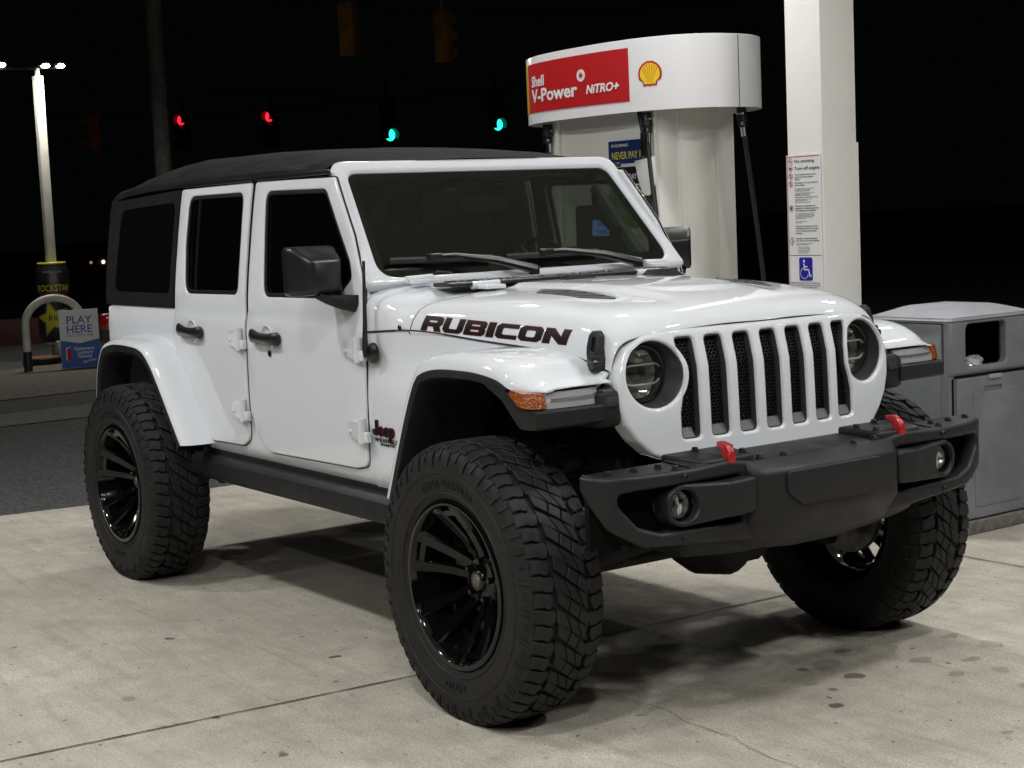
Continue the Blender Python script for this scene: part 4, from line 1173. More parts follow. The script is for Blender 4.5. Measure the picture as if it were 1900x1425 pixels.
def make_wheel():
    w = empty('wheel')
    t = link('tyre', tyre_me, [M_rubber, M_tread], w, 35)
    for body, a0 in (('RIDGE GRAPPLER', 0), ('NITTO', 180)):
        sidewall_text(body, 0.327, a0, 0.034, M_rubber, t)
    rim = lathe('rim', [(0.268, -0.125), (0.281, -0.150), (0.2795, -0.157), (0.274, -0.160), (0.264, -0.159), (0.2585, -0.152), (0.254, -0.135), (0.248, -0.110), (0.236, -0.070), (0.228, -0.02), (0.232, 0.06), (0.248, 0.10), (0.262, 0.135), (0.276, 0.150), (0.272, 0.130)], 96, 'y', (0, 0, 0), M_gloss, w)
    bm = bmesh.new()
    for k in range(6):
        for sg in (-1, 1):
            base = R(60 * k - 12)
            rings = []
            # radius, angle offset, depth(y), half width, thickness
            for r, ao, y, hwid, th in ((0.060, 17.0, -0.018, 0.0160, 0.040), (0.10, 14.0, -0.031, 0.0175, 0.036), (0.15, 12.4, -0.060, 0.0185, 0.036), (0.20, 12.3, -0.097, 0.0205, 0.036), (0.236, 12.6, -0.128, 0.0225, 0.034), (0.262, 12.8, -0.150, 0.0250, 0.030)):
                a = base + sg * R(ao)
                er = Vector((math.sin(a), 0, math.cos(a))); et = Vector((math.cos(a), 0, -math.sin(a)))
                c = er * r
                tilt = 0.005 * sg
                sec = [(-hwid, 0.010), (-hwid * .72, -0.001), (hwid * .72, -0.001), (hwid, 0.010), (hwid * .8, th), (-hwid * .8, th)]
                rings.append([tuple(c + et * q + Vector((0, y + d + tilt * q / hwid * 1.0, 0))) for q, d in sec])
            add_rings(bm, rings)
        # bridge between the two spokes of a pair, near the lip
        rings = []
        for j in range(7):
            a = R(60 * k - 12 - 12 + 4 * j)
            rings.append([(r * math.sin(a), y, r * math.cos(a)) for r, y in ((0.226, -0.122), (0.244, -0.132), (0.248, -0.10), (0.226, -0.095))])
        add_rings(bm, rings)
    sp = ob('spokes', bm, M_gloss, rim, 34)
    bm = bmesh.new()
    add_lathe(bm, [(0.084, 0.010), (0.080, -0.022), (0.072, -0.030), (0.050, -0.032), (0.040, -0.036), (0.036, -0.048), (0.031, -0.052), (0.0, -0.053)], 36, 'y')
    for k in range(5):
        a = R(72 * k + 10)
        add_lathe(bm, [(0.0, -0.052), (0.008, -0.051), (0.011, -0.046), (0.011, -0.026)], 8, 'y', (0.066 * math.sin(a), 0, 0.066 * math.cos(a)))
    ob('hub_cap', bm, M_gloss, rim, 34)
    lathe('cap_badge', [(0.021, -0.0525), (0.020, -0.0540), (0.0, -0.0544)], 24, 'y', (0, 0, 0), M_steel, rim)
    # brake disc and calliper behind the spokes
    lathe('brake_disc', [(0.05, 0.03), (0.172, 0.03), (0.174, 0.035), (0.174, 0.055), (0.172, 0.060), (0.05, 0.060)], 48, 'y', (0, 0, 0), M_steel, w)
    box('calliper', (0.12, 0.05, 0.08), (0.08, 0.07, 0.13), 0.02, M_under, w, rot=Matrix.Rotation(R(30), 3, 'Y'))
    return w
wheel0 = make_wheel()
def copy_tree(o, parent=None):
    c = o.copy(); COL.objects.link(c)
    if parent is not None: c.parent = parent
    for ch in list(o.children): copy_tree(ch, c)
    return c
WY = 0.868
for i, (x, s) in enumerate(((WFX, -1), (WRX, -1), (WFX, 1), (WRX, 1))):
    w = wheel0 if i == 0 else copy_tree(wheel0)
    w.parent = car
    w.location = (x, s * WY, 0.4565)
    w.scale = (1.002, 0.88, 1.002)
    w.rotation_euler = (0, 0, 0 if s < 0 else math.pi)

# ================================================================== GROUND
def stain_material():
    """Sealed concrete of the forecourt: mottling, pores, oil drips and tyre-worn patches, all in world position."""
    m = bpy.data.materials.new('forecourt_concrete'); m.use_nodes = True
    nt = m.node_tree; b = nt.nodes['Principled BSDF']
    N = nt.nodes.new; Lk = nt.links.new
    geo = N('ShaderNodeNewGeometry')
    pos = geo.outputs['Position']
    def noise(scale, detail=6, rough=0.55, dist=0.0, vec=None):
        n = N('ShaderNodeTexNoise'); n.inputs['Scale'].default_value = scale; n.inputs['Detail'].default_value = detail
        n.inputs['Roughness'].default_value = rough; n.inputs['Distortion'].default_value = dist
        Lk(vec or pos, n.inputs['Vector']); return n.outputs['Fac']
    def rng(v, a, b_, c, d):
        r = N('ShaderNodeMapRange'); r.inputs['From Min'].default_value = a; r.inputs['From Max'].default_value = b_
        r.inputs['To Min'].default_value = c; r.inputs['To Max'].default_value = d; Lk(v, r.inputs['Value']); return r.outputs['Result']
    def mixc(f, c1, c2, mode='MIX'):
        x = N('ShaderNodeMix'); x.data_type = 'RGBA'; x.blend_type = mode
        if isinstance(f, float): x.inputs['Factor'].default_value = f
        else: Lk(f, x.inputs['Factor'])
        for k, c in ((6, c1), (7, c2)):
            if isinstance(c, tuple): x.inputs[k].default_value = (*c, 1)
            else: Lk(c, x.inputs[k])
        return x.outputs[2]
    def mth(op, a, b_=None):
        x = N('ShaderNodeMath'); x.operation = op
        for k, c in ((0, a), (1, b_)):
            if c is None: continue
            if isinstance(c, (int, float)): x.inputs[k].default_value = c
            else: Lk(c, x.inputs[k])
        return x.outputs[0]
    col = mixc(rng(noise(0.9, 8, 0.6, 0.6), 0.35, 0.68, 0, 1), (0.50, 0.466, 0.395), (0.75, 0.703, 0.610))
    col = mixc(rng(noise(5.5, 8, 0.7, 0.4), 0.36, 0.66, 0.0, 0.75), col, (0.34, 0.32, 0.272))
    col = mixc(rng(noise(110, 4, 0.75), 0.36, 0.64, 0.0, 0.85), col, (0.25, 0.232, 0.195))
    col = mixc(rng(noise(190, 3, 0.6), 0.56, 0.72, 0.0, 0.7), col, (0.74, 0.705, 0.63))
    # streaks along the driving direction
    mp = N('ShaderNodeMapping'); mp.inputs['Scale'].default_value = (0.8, 7.0, 1); mp.inputs['Rotation'].default_value = (0, 0, R(12)); Lk(pos, mp.inputs['Vector'])
    col = mixc(rng(noise(1.6, 7, 0.65, 0.8, mp.outputs['Vector']), 0.48, 0.72, 0.0, 0.6), col, (0.27, 0.25, 0.21))
    # worn, oily lane where engines stop
    col = mixc(rng(noise(2.3, 9, 0.72, 1.2), 0.55, 0.82, 0.0, 0.6), col, (0.24, 0.225, 0.185))
    # random small drips
    warp = N('ShaderNodeTexNoise'); warp.inputs['Scale'].default_value = 9; Lk(pos, warp.inputs['Vector'])
    add = N('ShaderNodeVectorMath'); add.operation = 'MULTIPLY_ADD'; Lk(warp.outputs['Color'], add.inputs[0]); add.inputs[1].default_value = (0.09, 0.09, 0); Lk(pos, add.inputs[2])
    spots = None
    for sc_, lim, seed in ((4.2, 0.060, 0), (9.0, 0.075, 3.7), (17.0, 0.10, 9.1)):
        vo = N('ShaderNodeTexVoronoi'); vo.inputs['Scale'].default_value = sc_; vo.feature = 'F1'
        of = N('ShaderNodeVectorMath'); of.operation = 'ADD'; of.inputs[1].default_value = (seed, seed, 0); Lk(add.outputs[0], of.inputs[0]); Lk(of.outputs[0], vo.inputs['Vector'])
        sep = N('ShaderNodeSeparateColor'); Lk(vo.outputs['Color'], sep.inputs[0])
        f = mth('MULTIPLY', rng(vo.outputs['Distance'], lim, lim * 1.5, 1.0, 0.0), rng(sep.outputs[0], 0.52, 0.95, 0.0, 0.85))
        spots = f if spots is None else mth('MAXIMUM', spots, f)
    col = mixc(spots, col, (0.085, 0.08, 0.075))
    # the larger drips one can point at (position x, y, radius, strength)
    big = None
    for x, y, r_, e, st in BIG_SPOTS:
        d = N('ShaderNodeVectorMath'); d.operation = 'SUBTRACT'; Lk(add.outputs[0], d.inputs[0]); d.inputs[1].default_value = (x + 0.045, y + 0.045, 0)
        s_ = N('ShaderNodeVectorMath'); s_.operation = 'MULTIPLY'; Lk(d.outputs[0], s_.inputs[0]); s_.inputs[1].default_value = (1 / r_, 1 / (r_ * e), 0)
        l = N('ShaderNodeVectorMath'); l.operation = 'LENGTH'; Lk(s_.outputs[0], l.inputs[0])
        f = rng(l.outputs['Value'], 0.82, 1.02, st, 0.0)
        big = f if big is None else mth('MAXIMUM', big, f)
    col = mixc(big, col, (0.055, 0.048, 0.043))
    # old oil soaked into the slab, with the shade under the car painted in
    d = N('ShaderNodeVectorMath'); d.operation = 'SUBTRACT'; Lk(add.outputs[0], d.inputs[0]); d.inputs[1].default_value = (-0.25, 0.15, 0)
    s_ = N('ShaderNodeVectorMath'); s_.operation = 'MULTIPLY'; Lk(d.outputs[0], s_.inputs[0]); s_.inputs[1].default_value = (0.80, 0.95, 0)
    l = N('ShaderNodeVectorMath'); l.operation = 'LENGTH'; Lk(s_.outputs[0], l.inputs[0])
    soak_shade = mth('MULTIPLY', rng(l.outputs['Value'], 0.25, 1.0, 1.0, 0.0), rng(noise(2.6, 8, 0.65, 1.4), 0.40, 0.62, 0.15, 1.0))
    col = mixc(mth('MULTIPLY', soak_shade, 0.92), col, (0.075, 0.066, 0.046))
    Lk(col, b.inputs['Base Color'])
    rough = rng(noise(3.0, 5), 0.3, 0.7, 0.62, 0.85)
    Lk(rough, b.inputs['Roughness'])
    b.inputs['Specular IOR Level'].default_value = 0.35
    bp = N('ShaderNodeBump'); bp.inputs['Strength'].default_value = 0.5; bp.inputs['Distance'].default_value = 0.003
    Lk(mth('ADD', noise(160, 3, 0.6), noise(26, 5, 0.6)), bp.inputs['Height']); Lk(bp.outputs['Normal'], b.inputs['Normal'])
    return m
BIG_SPOTS = [(0.776, 0.005, 0.030, 1.0, 0.85), (0.70, 0.06, 0.014, 1.0, 0.8), (0.585, 0.30, 0.028, 1.2, 0.8), (0.46, 0.95, 0.03, 1.4, 0.35), (0.42, 0.33, 0.05, 1.4, 0.35),
             (1.10, 0.70, 0.075, 1.5, 0.42), (1.15, 0.76, 0.035, 1.4, 0.35), (0.62, 0.62, 0.03, 1.5, 0.45), (0.72, 0.75, 0.025, 1.6, 0.4), (0.80, 0.58, 0.022, 1.4, 0.4), (0.88, 0.72, 0.03, 1.4, 0.3), (0.35, 0.50, 0.03, 1.4, 0.6), (0.55, 0.12, 0.025, 1.3, 0.4), (-0.93, -0.93, 0.022, 1.2, 0.9), (-1.65, -1.3, 0.020, 1.4, 0.8), (0.15, 0.62, 0.03, 1.4, 0.8), (-0.95, -1.75, 0.03, 1.0, 0.35), (0.65, 0.95, 0.05, 1.3, 0.25)]
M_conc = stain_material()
M_asph = mat('worn_asphalt', (0.058, 0.059, 0.060), rough=0.9, bump=(110, 1.0, 0.010), vary=(45, 0.75))
M_asph2 = mat('old_concrete_walk', (0.115, 0.105, 0.085), rough=0.9, bump=(90, 0.4, 0.004), vary=(9, 0.3))
M_soil = mat('dark_ground', (0.012, 0.012, 0.010), rough=0.95, vary=(3, 0.5))

def sheet(name, pts, z, m, kind='structure'):
    bm = bmesh.new()
    bm.faces.new([bm.verts.new((x, y, z)) for x, y in pts])
    return tag(ob(name, bm, m, None, None), kind=kind)
bm = bmesh.new()
bm.faces.new([bm.verts.new(p) for p in ((-160, -160, -0.016), (160, -160, -0.016), (160, 160, -0.016), (-160, 160, -0.016))])
tag(ob('ground', bm, M_soil, None, None), kind='structure')
sheet('road', [(-60, -14), (20, -60), (60, -60), (60, 60), (-60, 60)], -0.012, M_asph)
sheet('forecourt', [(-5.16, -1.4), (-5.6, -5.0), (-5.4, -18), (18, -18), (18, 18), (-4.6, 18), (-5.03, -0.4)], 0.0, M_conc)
# the walk beyond the asphalt lane, a second lane, the far apron where the lamp post stands
sheet('pavement', [(-9.66, -2.2), (-9.62, 0.3), (-9.70, 1.6), (-9.80, 5.0), (-11.1, 5.0), (-10.72, 1.8), (-10.58, 0.55), (-10.5, -2.2)], -0.004, M_asph2)
sheet('pavement', [(-11.78, -2.0), (-11.85, 0.8), (-12.02, 2.2), (-12.3, 6.5), (-17.6, 6.5), (-15.6, 2.5), (-14.4, 0.0), (-13.6, -2.0)], -0.004, M_asph2)
# saw-cut joints and one wandering crack in the slabs
M_joint = mat('joint_filler', (0.02, 0.019, 0.017), rough=0.9)
def ribbon(name, pts, w, z, jig=0.0, seed=1):
    rr = random.Random(seed); bm = bmesh.new(); prev = None
    P = [Vector((*p, 0)) for p in pts]; Q = []
    for a, b in zip(P, P[1:]):
        n = max(1, int((b - a).length / 0.05))
        for j in range(n): Q.append(a.lerp(b, j / n) + Vector((rr.uniform(-jig, jig), rr.uniform(-jig, jig), 0)))
    Q.append(P[-1])
    for i, p in enumerate(Q):
        t = (Q[min(i + 1, len(Q) - 1)] - Q[max(i - 1, 0)]).normalized(); n = Vector((-t.y, t.x, 0)) * (w / 2 * rr.uniform(0.6, 1.2))
        cur = (bm.verts.new((p.x + n.x, p.y + n.y, z)), bm.verts.new((p.x - n.x, p.y - n.y, z)))
        if prev: bm.faces.new((prev[0], prev[1], cur[1], cur[0]))
        prev = cur
    return tag(ob(name, bm, M_joint, None, None), kind='structure')
ribbon('ground_joint', [(-0.70, -9.0), (-0.585, -2.32), (-0.485, -0.84), (-0.44, 0.0), (-0.42, 0.9), (-0.39, 2.04)], 0.009, 0.004, 0.0012, 2)
ribbon('ground_joint', [(-4.6, 2.02), (-0.39, 2.04), (1.8, 2.09), (9, 2.2)], 0.008, 0.004, 0.001, 3)
ribbon('ground_crack', [(0.05, -0.45), (0.22, -0.456), (0.40, -0.43), (0.60, -0.47), (0.79, -0.456), (0.95, -0.50), (1.11, -0.506), (1.5, -0.56)], 0.0028, 0.004, 0.006, 4)
ribbon('ground_crack', [(0.05, -0.44), (0.02, -0.30), (0.10, -0.24)], 0.002, 0.004, 0.006, 5)

# ---- fuel island with a steel edge
M_island = mat('island_concrete', (0.25, 0.235, 0.20), rough=0.85, bump=(60, 0.5, 0.004), vary=(8, 0.25))
M_edge = mat('weathered_steel_edge', (0.17, 0.165, 0.15), rough=0.55, metal=0.4, vary=(25, 0.35))
isl = plate('fuel_island', rpoly([(-0.665, 2.12, .12), (-0.665, 3.36, .12), (-5.2, 3.36, .12), (-5.2, 2.12, .12)], n=6), th=0.058, bev=0.004, fn=lambda u, v, w: (u, v, 0.060 + w), m=M_island)
tag(isl, kind='structure')
plate('steel_edge', rpoly([(-0.652, 2.107, .13), (-0.652, 3.373, .13), (-5.213, 3.373, .13), (-5.213, 2.107, .13)], n=6), [rpoly([(-0.667, 2.122, .12), (-0.667, 3.358, .12), (-5.198, 3.358, .12), (-5.198, 2.122, .12)], n=6)], th=0.062, bev=0.005, fn=lambda u, v, w: (u, v, 0.064 + w), m=M_edge, parent=isl)

# ================================================================== CANOPY (out of the picture, it carries the lamps)
M_soffit = mat('white_canopy_metal', (0.62, 0.62, 0.60), rough=0.5)
M_post = mat('cream_painted_steel', (0.76, 0.757, 0.725), rough=0.42, bump=(35, 0.35, 0.003), vary=(2.5, 0.05), coat=0.25, coat_rough=0.25)
M_lampglass = mat('lamp_diffuser', (0.9, 0.9, 0.88), rough=0.4, emit=LAMP_COLOR, estr=40.0)
can = empty('station_canopy', (0.7, 0, LAMP_Z), 'flat white station canopy over the fuel lanes, carried by the cream column', 'canopy')
box('roof', (0.7 - 0.7, 0, 0.42), (12.6, 16.5, 0.8), 0.02, M_soffit, can)

def lamp(x, y, pw_, first=[None]):
    if first[0] is None:
        o = empty('canopy_lamp', (x, y, LAMP_Z), 'flat square lamp set in the underside of the station canopy', 'ceiling lamp', 'lamps under the canopy')
        box('housing', (0, 0, 0.0), (0.46, 0.46, 0.06), 0.01, M_soffit, o)
        box('diffuser', (0, 0, -0.034), (0.30, 0.30, 0.008), 0.002, M_lampglass, o)
        first[0] = o
    else:
        o = copy_tree(first[0]); o.location = (x, y, LAMP_Z)
    ld = bpy.data.lights.new('lamp_light', 'AREA'); ld.shape = 'SQUARE'; ld.size = 0.30; ld.energy = LAMP_POWER * pw_; ld.color = LAMP_COLOR
    lo = bpy.data.objects.new('lamp_light', ld); COL.objects.link(lo); lo.parent = o; lo.location = (0, 0, -0.045)
    ld.cycles.max_bounces = 1024
for x, y, q in LAMPS: lamp(x, y, q)

# ================================================================== COLUMN, SIGN, DISPENSER, BINS
CX, CY, CW = -1.865, 2.72, 0.262
colo = empty('canopy_column', (CX, CY, 0.06), 'square cream steel column of the canopy, behind the bonnet of the car', 'column')
box('shaft', (0, 0, (LAMP_Z - 0.06) / 2), (CW, CW, LAMP_Z - 0.06), 0.006, M_post, colo, seg=2)
box('edge_strip', (CW / 2 - 0.02, CW / 2 + 0.004, 0.95), (0.05, 0.008, 1.9), 0.001, M_post, colo)
box('base_plate', (0, 0, 0.012), (0.40, 0.40, 0.024), 0.004, M_edge, colo)

M_sign = mat('white_sign_face', (0.66, 0.66, 0.67), rough=0.35)
M_ink = mat('black_ink', (0.012, 0.012, 0.014), rough=0.5)
M_ink_grey = mat('grey_ink', (0.17, 0.17, 0.18), rough=0.5)
M_sred = mat('red_sign_ink', (0.38, 0.02, 0.03), rough=0.4)
M_blue = mat('deep_blue_sign', (0.015, 0.012, 0.30), rough=0.4)
SY = CY - CW / 2 - 0.004
sg = empty('safety_sign', (CX - 0.008, SY, 1.0), 'tall white safety notice with No smoking rules and wheelchair symbol, on the cream column', 'sign')
SW = 0.258
def sfn(off):
    return lambda u, v, w: (u, -(0.0 + off + w), v)
plate('panel', [(-SW / 2, 0.08), (SW / 2, 0.08), (SW / 2, 0.905), (-SW / 2, 0.905)], th=0.004, fn=sfn(0.002), m=M_sign, parent=sg)
bm = bmesh.new()
add_box(bm, (-SW / 2 + 0.006, -0.0025, 0.49), (0.004, 0.001, 0.81), 0); add_box(bm, (-0.005, -0.0025, 0.896), (SW - 0.014, 0.001, 0.004), 0)
ob('red_border', bm, M_sred, sg)
KZ = 0.671
def zm(z): return 0.905 - (0.905 - z) * KZ
def stxt(body, x, z, size, m=M_ink, bold=0.0, line=1.0, sx=1.0):
    return text('lettering', body, size * KZ, lambda u, v, w: (x + u, -0.003 - w, zm(z) + v), m, sg, bold=bold, depth=0.0006, line=line, sx=sx / KZ)
tx = -0.068
stxt('No smoking', tx, 0.843, 0.037, bold=0.004, sx=0.82)
stxt('Turn off engine', tx, 0.785, 0.037, bold=0.004, sx=0.82)
stxt('Turn off all portable battery\noperated devices before\nfueling', tx, 0.742, 0.0165, line=1.15, sx=0.86)
stxt('Discharge your static electricity\nbefore fueling', tx, 0.676, 0.0165, line=1.15, sx=0.82)
fine = 'Keep nozzle in contact with the container\nduring filling. Do not leave pump\nunattended while it is dispensing'
for z in (0.632, 0.597): stxt(fine, tx, z, 0.009, M_ink_grey, line=1.1, sx=0.95)
stxt('If a fire starts, do not remove nozzle', tx, 0.560, 0.0115, bold=0.01)
stxt('Back away immediately and tell the\nstation attendant at once', tx, 0.545, 0.009, M_ink_grey, line=1.1)
stxt('Use the emergency stop button', tx, 0.522, 0.009, M_ink_grey, line=1.1)
stxt('Warning: It is unlawful and\ndangerous to dispense gasoline\ninto unapproved containers', tx, 0.488, 0.0165, bold=0.008, line=1.12, sx=0.84)
stxt('No container shall be filled while inside\nor on a vehicle. Place it on the ground\nbefore filling. Approved metal or plastic\ncontainers only. Keep children away\nfrom the fueling area', tx, 0.430, 0.009, M_ink_grey, line=1.1)
stxt('Do not top off the tank\nof the vehicle', tx, 0.367, 0.009, M_ink_grey, line=1.1)
stxt('Persons using dispensers with\nhold-open latches must remain\nat the refueling point during\nrefueling', tx, 0.325, 0.0160, line=1.18, sx=0.86)
stxt('Harmful or fatal if swallowed\nCan cause skin or eye irritation', tx, 0.226, 0.0165, bold=0.006, line=1.15, sx=0.84)
stxt('Avoid breathing vapors. Long-term\nexposure may cause harm', tx, 0.187, 0.009, M_ink_grey, line=1.1)
stxt('- keep away from flames\n- do not siphon by mouth\n- use only as a motor fuel\n- wash skin after contact\n- call a doctor at once', tx + 0.01, 0.157, 0.009, M_ink_grey, line=1.3)
bm = bmesh.new(); add_box(bm, (0, -0.0025, zm(0.093)), (SW - 0.02, 0.001, 0.003), 0)
ob('rule', bm, M_ink, sg)
# little round prohibitions, a diamond, a container mark
for zz_, r_ in ((0.856, 0.0165), (0.797, 0.0165), (0.735, 0.0165), (0.672, 0.0165), (0.475, 0.0165)):
    z = zm(zz_)
    c_ = circ(-0.098, z, r_, 24)
    plate('symbol_ring', c_, [circ(-0.098, z, r_ * .86, 24)], th=0.001, fn=sfn(0.003), m=(M_sred if zz_ > 0.6 else M_ink), parent=sg)
    bm = bmesh.new()
    if zz_ > 0.8: add_box(bm, (-0.098, -0.0027, z), (0.018, 0.001, 0.004), 0)
    elif zz_ > 0.78: add_box(bm, (-0.098, -0.0027, z), (0.016, 0.001, 0.010), 0)
    elif zz_ > 0.6: add_box(bm, (-0.098, -0.0027, z), (0.006, 0.001, 0.020), 0)
    else: add_box(bm, (-0.098, -0.0027, z), (0.013, 0.001, 0.018), 0)
    ob('symbol', bm, M_ink, sg)
    if zz_ > 0.6:
        bm = bmesh.new(); add_box(bm, (-0.098, -0.0031, z), (r_ * 1.8, 0.001, 0.002), 0, Matrix.Rotation(R(40), 3, 'Y')); ob('symbol_bar', bm, M_sred, sg)
plate('diamond', [(-0.098, 0.412), (-0.080, 0.437), (-0.098, 0.462), (-0.116, 0.437)], [[(-0.098, 0.416), (-0.083, 0.437), (-0.098, 0.458), (-0.113, 0.437)]], th=0.001, fn=sfn(0.003), m=M_ink, parent=sg)
stxt('!', -0.100, 0.195, 0.03, bold=0.03)
wc = plate('wheelchair_panel', rpoly([(-0.048, -0.052, .012), (0.052, -0.052, .012), (0.052, 0.075, .012), (-0.048, 0.075, .012)], n=4), th=0.0012, fn=lambda u, v, w: (u, -(0.0035 + w), v + 0.274), m=M_blue, parent=sg)
bm = bmesh.new()
def flat_tube(pts, r_):
    for a, b in zip(pts, pts[1:]):
        a, b = Vector(a), Vector(b); d = (b - a).normalized(); n = Vector((-d.y, d.x)) * r_
        a2, b2 = a - d * r_ * .5, b + d * r_ * .5
        vs = [bm.verts.new((p.x, -0.0048, p.y + 0.274)) for p in (a2 + n, b2 + n, b2 - n, a2 - n)]
        bm.faces.new(vs)
flat_tube([(-0.010, 0.040), (-0.008, 0.008), (0.024, 0.008), (0.034, -0.028), (0.043, -0.025)], 0.0042)
flat_tube([(-0.008, 0.024), (0.014, 0.024)], 0.0035)
flat_tube([(-0.008 + 0.0285 * math.cos(R(a)), -0.012 + 0.0285 * math.sin(R(a))) for a in range(112, 345, 12)], 0.0036)
bm.faces.new([bm.verts.new((-0.010 + 0.0075 * math.cos(R(30 * k)), -0.0048, 0.274 + 0.055 + 0.0085 * math.sin(R(30 * k)))) for k in range(12)])
ob('wheelchair_symbol', bm, M_sign, wc, None)
stxt('Vehicle refueling services will be provided upon\nrequest for self-service guests by someone with\ncopy of the issued display an official state or\nlocal parking permit is required', -0.118, -0.135, 0.0150, line=1.25, sx=0.78)

# ---- fuel dispenser
M_disp = mat('cream_dispenser_panel', (0.78, 0.772, 0.73), rough=0.38, vary=(1.6, 0.05), coat=0.3, coat_rough=0.2)
M_val = mat('white_valance_sheet', (0.72, 0.72, 0.74), rough=0.3, coat=0.6, coat_rough=0.08)
M_vred = mat('red_valance_panel', (0.40, 0.010, 0.012), rough=0.55, spec=0.2)
M_yel = mat('yellow_valance_end', (0.62, 0.42, 0.02), rough=0.3, coat=0.5)
M_yel2 = mat('shell_yellow', (0.75, 0.50, 0.01), rough=0.35)
M_hose = mat('black_hose', (0.012, 0.012, 0.012), rough=0.45)
M_adblue = mat('navy_advert', (0.012, 0.03, 0.13), rough=0.35)
M_adgreen = mat('green_advert', (0.12, 0.26, 0.02), rough=0.4)
M_adblack = mat('black_advert', (0.012, 0.012, 0.016), rough=0.35)
M_lcd = mat('lcd_screen', (0.05, 0.09, 0.16), rough=0.25, emit=(0.22, 0.42, 0.95), estr=0.75)
DX0, DX1, DY0, DY1 = -3.96, -2.915, 2.44, 3.05
DCX, DCY = (DX0 + DX1) / 2, (DY0 + DY1) / 2
disp = empty('fuel_dispenser', (DCX, DCY, 0.06), 'cream fuel dispenser with white rounded valance, red lettered panel and black hoses, behind the car', 'fuel pump')
def W(x, y, z): return (x - DCX, y - DCY, z - 0.06)
box('cabinet', W(DCX, DCY, 1.28), (DX1 - DX0, DY1 - DY0, 2.44), 0.012, M_disp, disp)
for x in (DX0 + 0.05, DX1 - 0.05):
    box('corner_post', W(x, DY0 - 0.012, 1.28), (0.10, 0.028, 2.44), 0.008, M_disp, disp)
for y, w_ in ((DY0 + 0.075, 0.13), (DY0 + 0.30, 0.26), (DY0 + 0.525, 0.13)):
    box('side_panel', W(DX1 + 0.001, y, 1.28), (0.006, w_, 2.42), 0.0015, M_disp, disp)
# face of the pump: bezel, lcd with digits, keypad
box('head_bezel', W(-3.46, DY0 - 0.012, 1.535), (0.50, 0.03, 0.30), 0.03, M_grey_pl, disp)
lcd = box('screen', W(-3.456, DY0 - 0.028, 1.543), (0.165, 0.006, 0.098), 0.002, M_lcd, disp)
M_digit = mat('lcd_digit', (0.01, 0.02, 0.05), rough=0.5)
text('digits', '20.00', 0.050, lambda u, v, w: W(-3.475 + u, DY0 - 0.032 - w, 1.552 + v), M_digit, lcd, depth=0.001)
text('digits', '9.305', 0.042, lambda u, v, w: W(-3.475 + u, DY0 - 0.032 - w, 1.503 + v), M_digit, lcd, depth=0.001)
box('keypad', W(-3.75, DY0 - 0.012, 1.30), (0.20, 0.03, 0.26), 0.01, M_satin, disp)
# valance: an oval band with an open underside
VA, VB, VZ0, VZ1 = 0.877, 0.504, 2.216, 2.632
VP, VQ = 2.623, 2.41
VCX, VCY = -3.432, 2.741
def vpt(t, off=0.0):
    c, s_ = math.cos(t), math.sin(t)
    x = VA * math.copysign(abs(c) ** (2 / VP), c); y = VB * math.copysign(abs(s_) ** (2 / VQ), s_)
    nx, ny = abs(x / VA) ** (VP - 1) * (1 if x > 0 else -1) / VA, abs(y / VB) ** (VQ - 1) * (1 if y > 0 else -1) / VB
    l = math.hypot(nx, ny) or 1
    return (VCX + x + nx / l * off, VCY + y + ny / l * off)
val = empty('valance', (0, 0, 0)); val.parent = disp
n = 128
bm = bmesh.new()
rings = []
for off, z in ((0, VZ0), (0, VZ1), (-0.012, VZ1 + 0.004), (-0.020, VZ1), (-0.020, VZ0)):
    rings.append([W(*vpt(2 * math.pi * i / n, off), z) for i in range(n)])
rings.append(rings[0])
add_rings(bm, rings, True, (False, False))
ob('band', bm, M_val, val, 40)
loft('lid', [[W(*vpt(2 * math.pi * i / 64, -0.02), VZ1 - 0.03) for i in range(64)], [W(*vpt(2 * math.pi * i / 64, -0.02), VZ1 - 0.01) for i in range(64)]], m=M_val, parent=val)
loft('underside', [[W(*vpt(2 * math.pi * i / 64, -0.021), VZ0 + 0.22) for i in range(64)], [W(*vpt(2 * math.pi * i / 64, -0.021), VZ0 + 0.20) for i in range(64)]], m=M_disp, parent=val)
# curve length along the front (-y) side so that graphics wrap on the band
T = [math.pi + 0.02 + (math.pi - 0.04 + 0.9) * i / 600 for i in range(601)]
arc = [0.0]
for a, b in zip(T, T[1:]):
    p, q = vpt(a), vpt(b); arc.append(arc[-1] + math.hypot(q[0] - p[0], q[1] - p[1]))
TA = list(zip(arc, T))
def vband(u, v, w):
    t = lerp_tab(TA, u)
    x, y = vpt(t, 0.002 + w)
    return W(x, y, v)
CUT = frange(0, 2.6, 0.03)
plate('yellow_end', [(0.27, 2.285), (0.512, 2.285), (0.512, 2.588), (0.27, 2.588)], th=0.001, fn=vband, cu=CUT, m=M_yel, parent=val, sharp=25)
plate('red_panel', [(0.52, 2.285), (1.597, 2.278), (1.597, 2.586), (0.52, 2.588)], th=0.001, fn=lambda u, v, w: vband(u, v, w + 0.0003), cu=CUT, m=M_vred, parent=val, sharp=25)
vt = lambda x0, z0: (lambda u, v, w: vband(x0 + u, z0 + v, 0.0018 + w))
text('lettering', 'Shell', 0.092, vt(0.60, 2.445), M_val, val, bold=0.022, depth=0.001, cuts=[(0, v) for v in frange(0, .4, .02)], sx=1.12)
text('lettering', 'V-Power', 0.112, vt(0.60, 2.348), M_val, val, bold=0.026, depth=0.001, cuts=[(0, v) for v in frange(0, .7, .02)], sx=1.36)
text('lettering', 'NiTRO+', 0.070, vt(1.235, 2.352), M_val, val, bold=0.030, depth=0.001, shear=0.22, cuts=[(0, v) for v in frange(0, .5, .02)], sx=1.12)
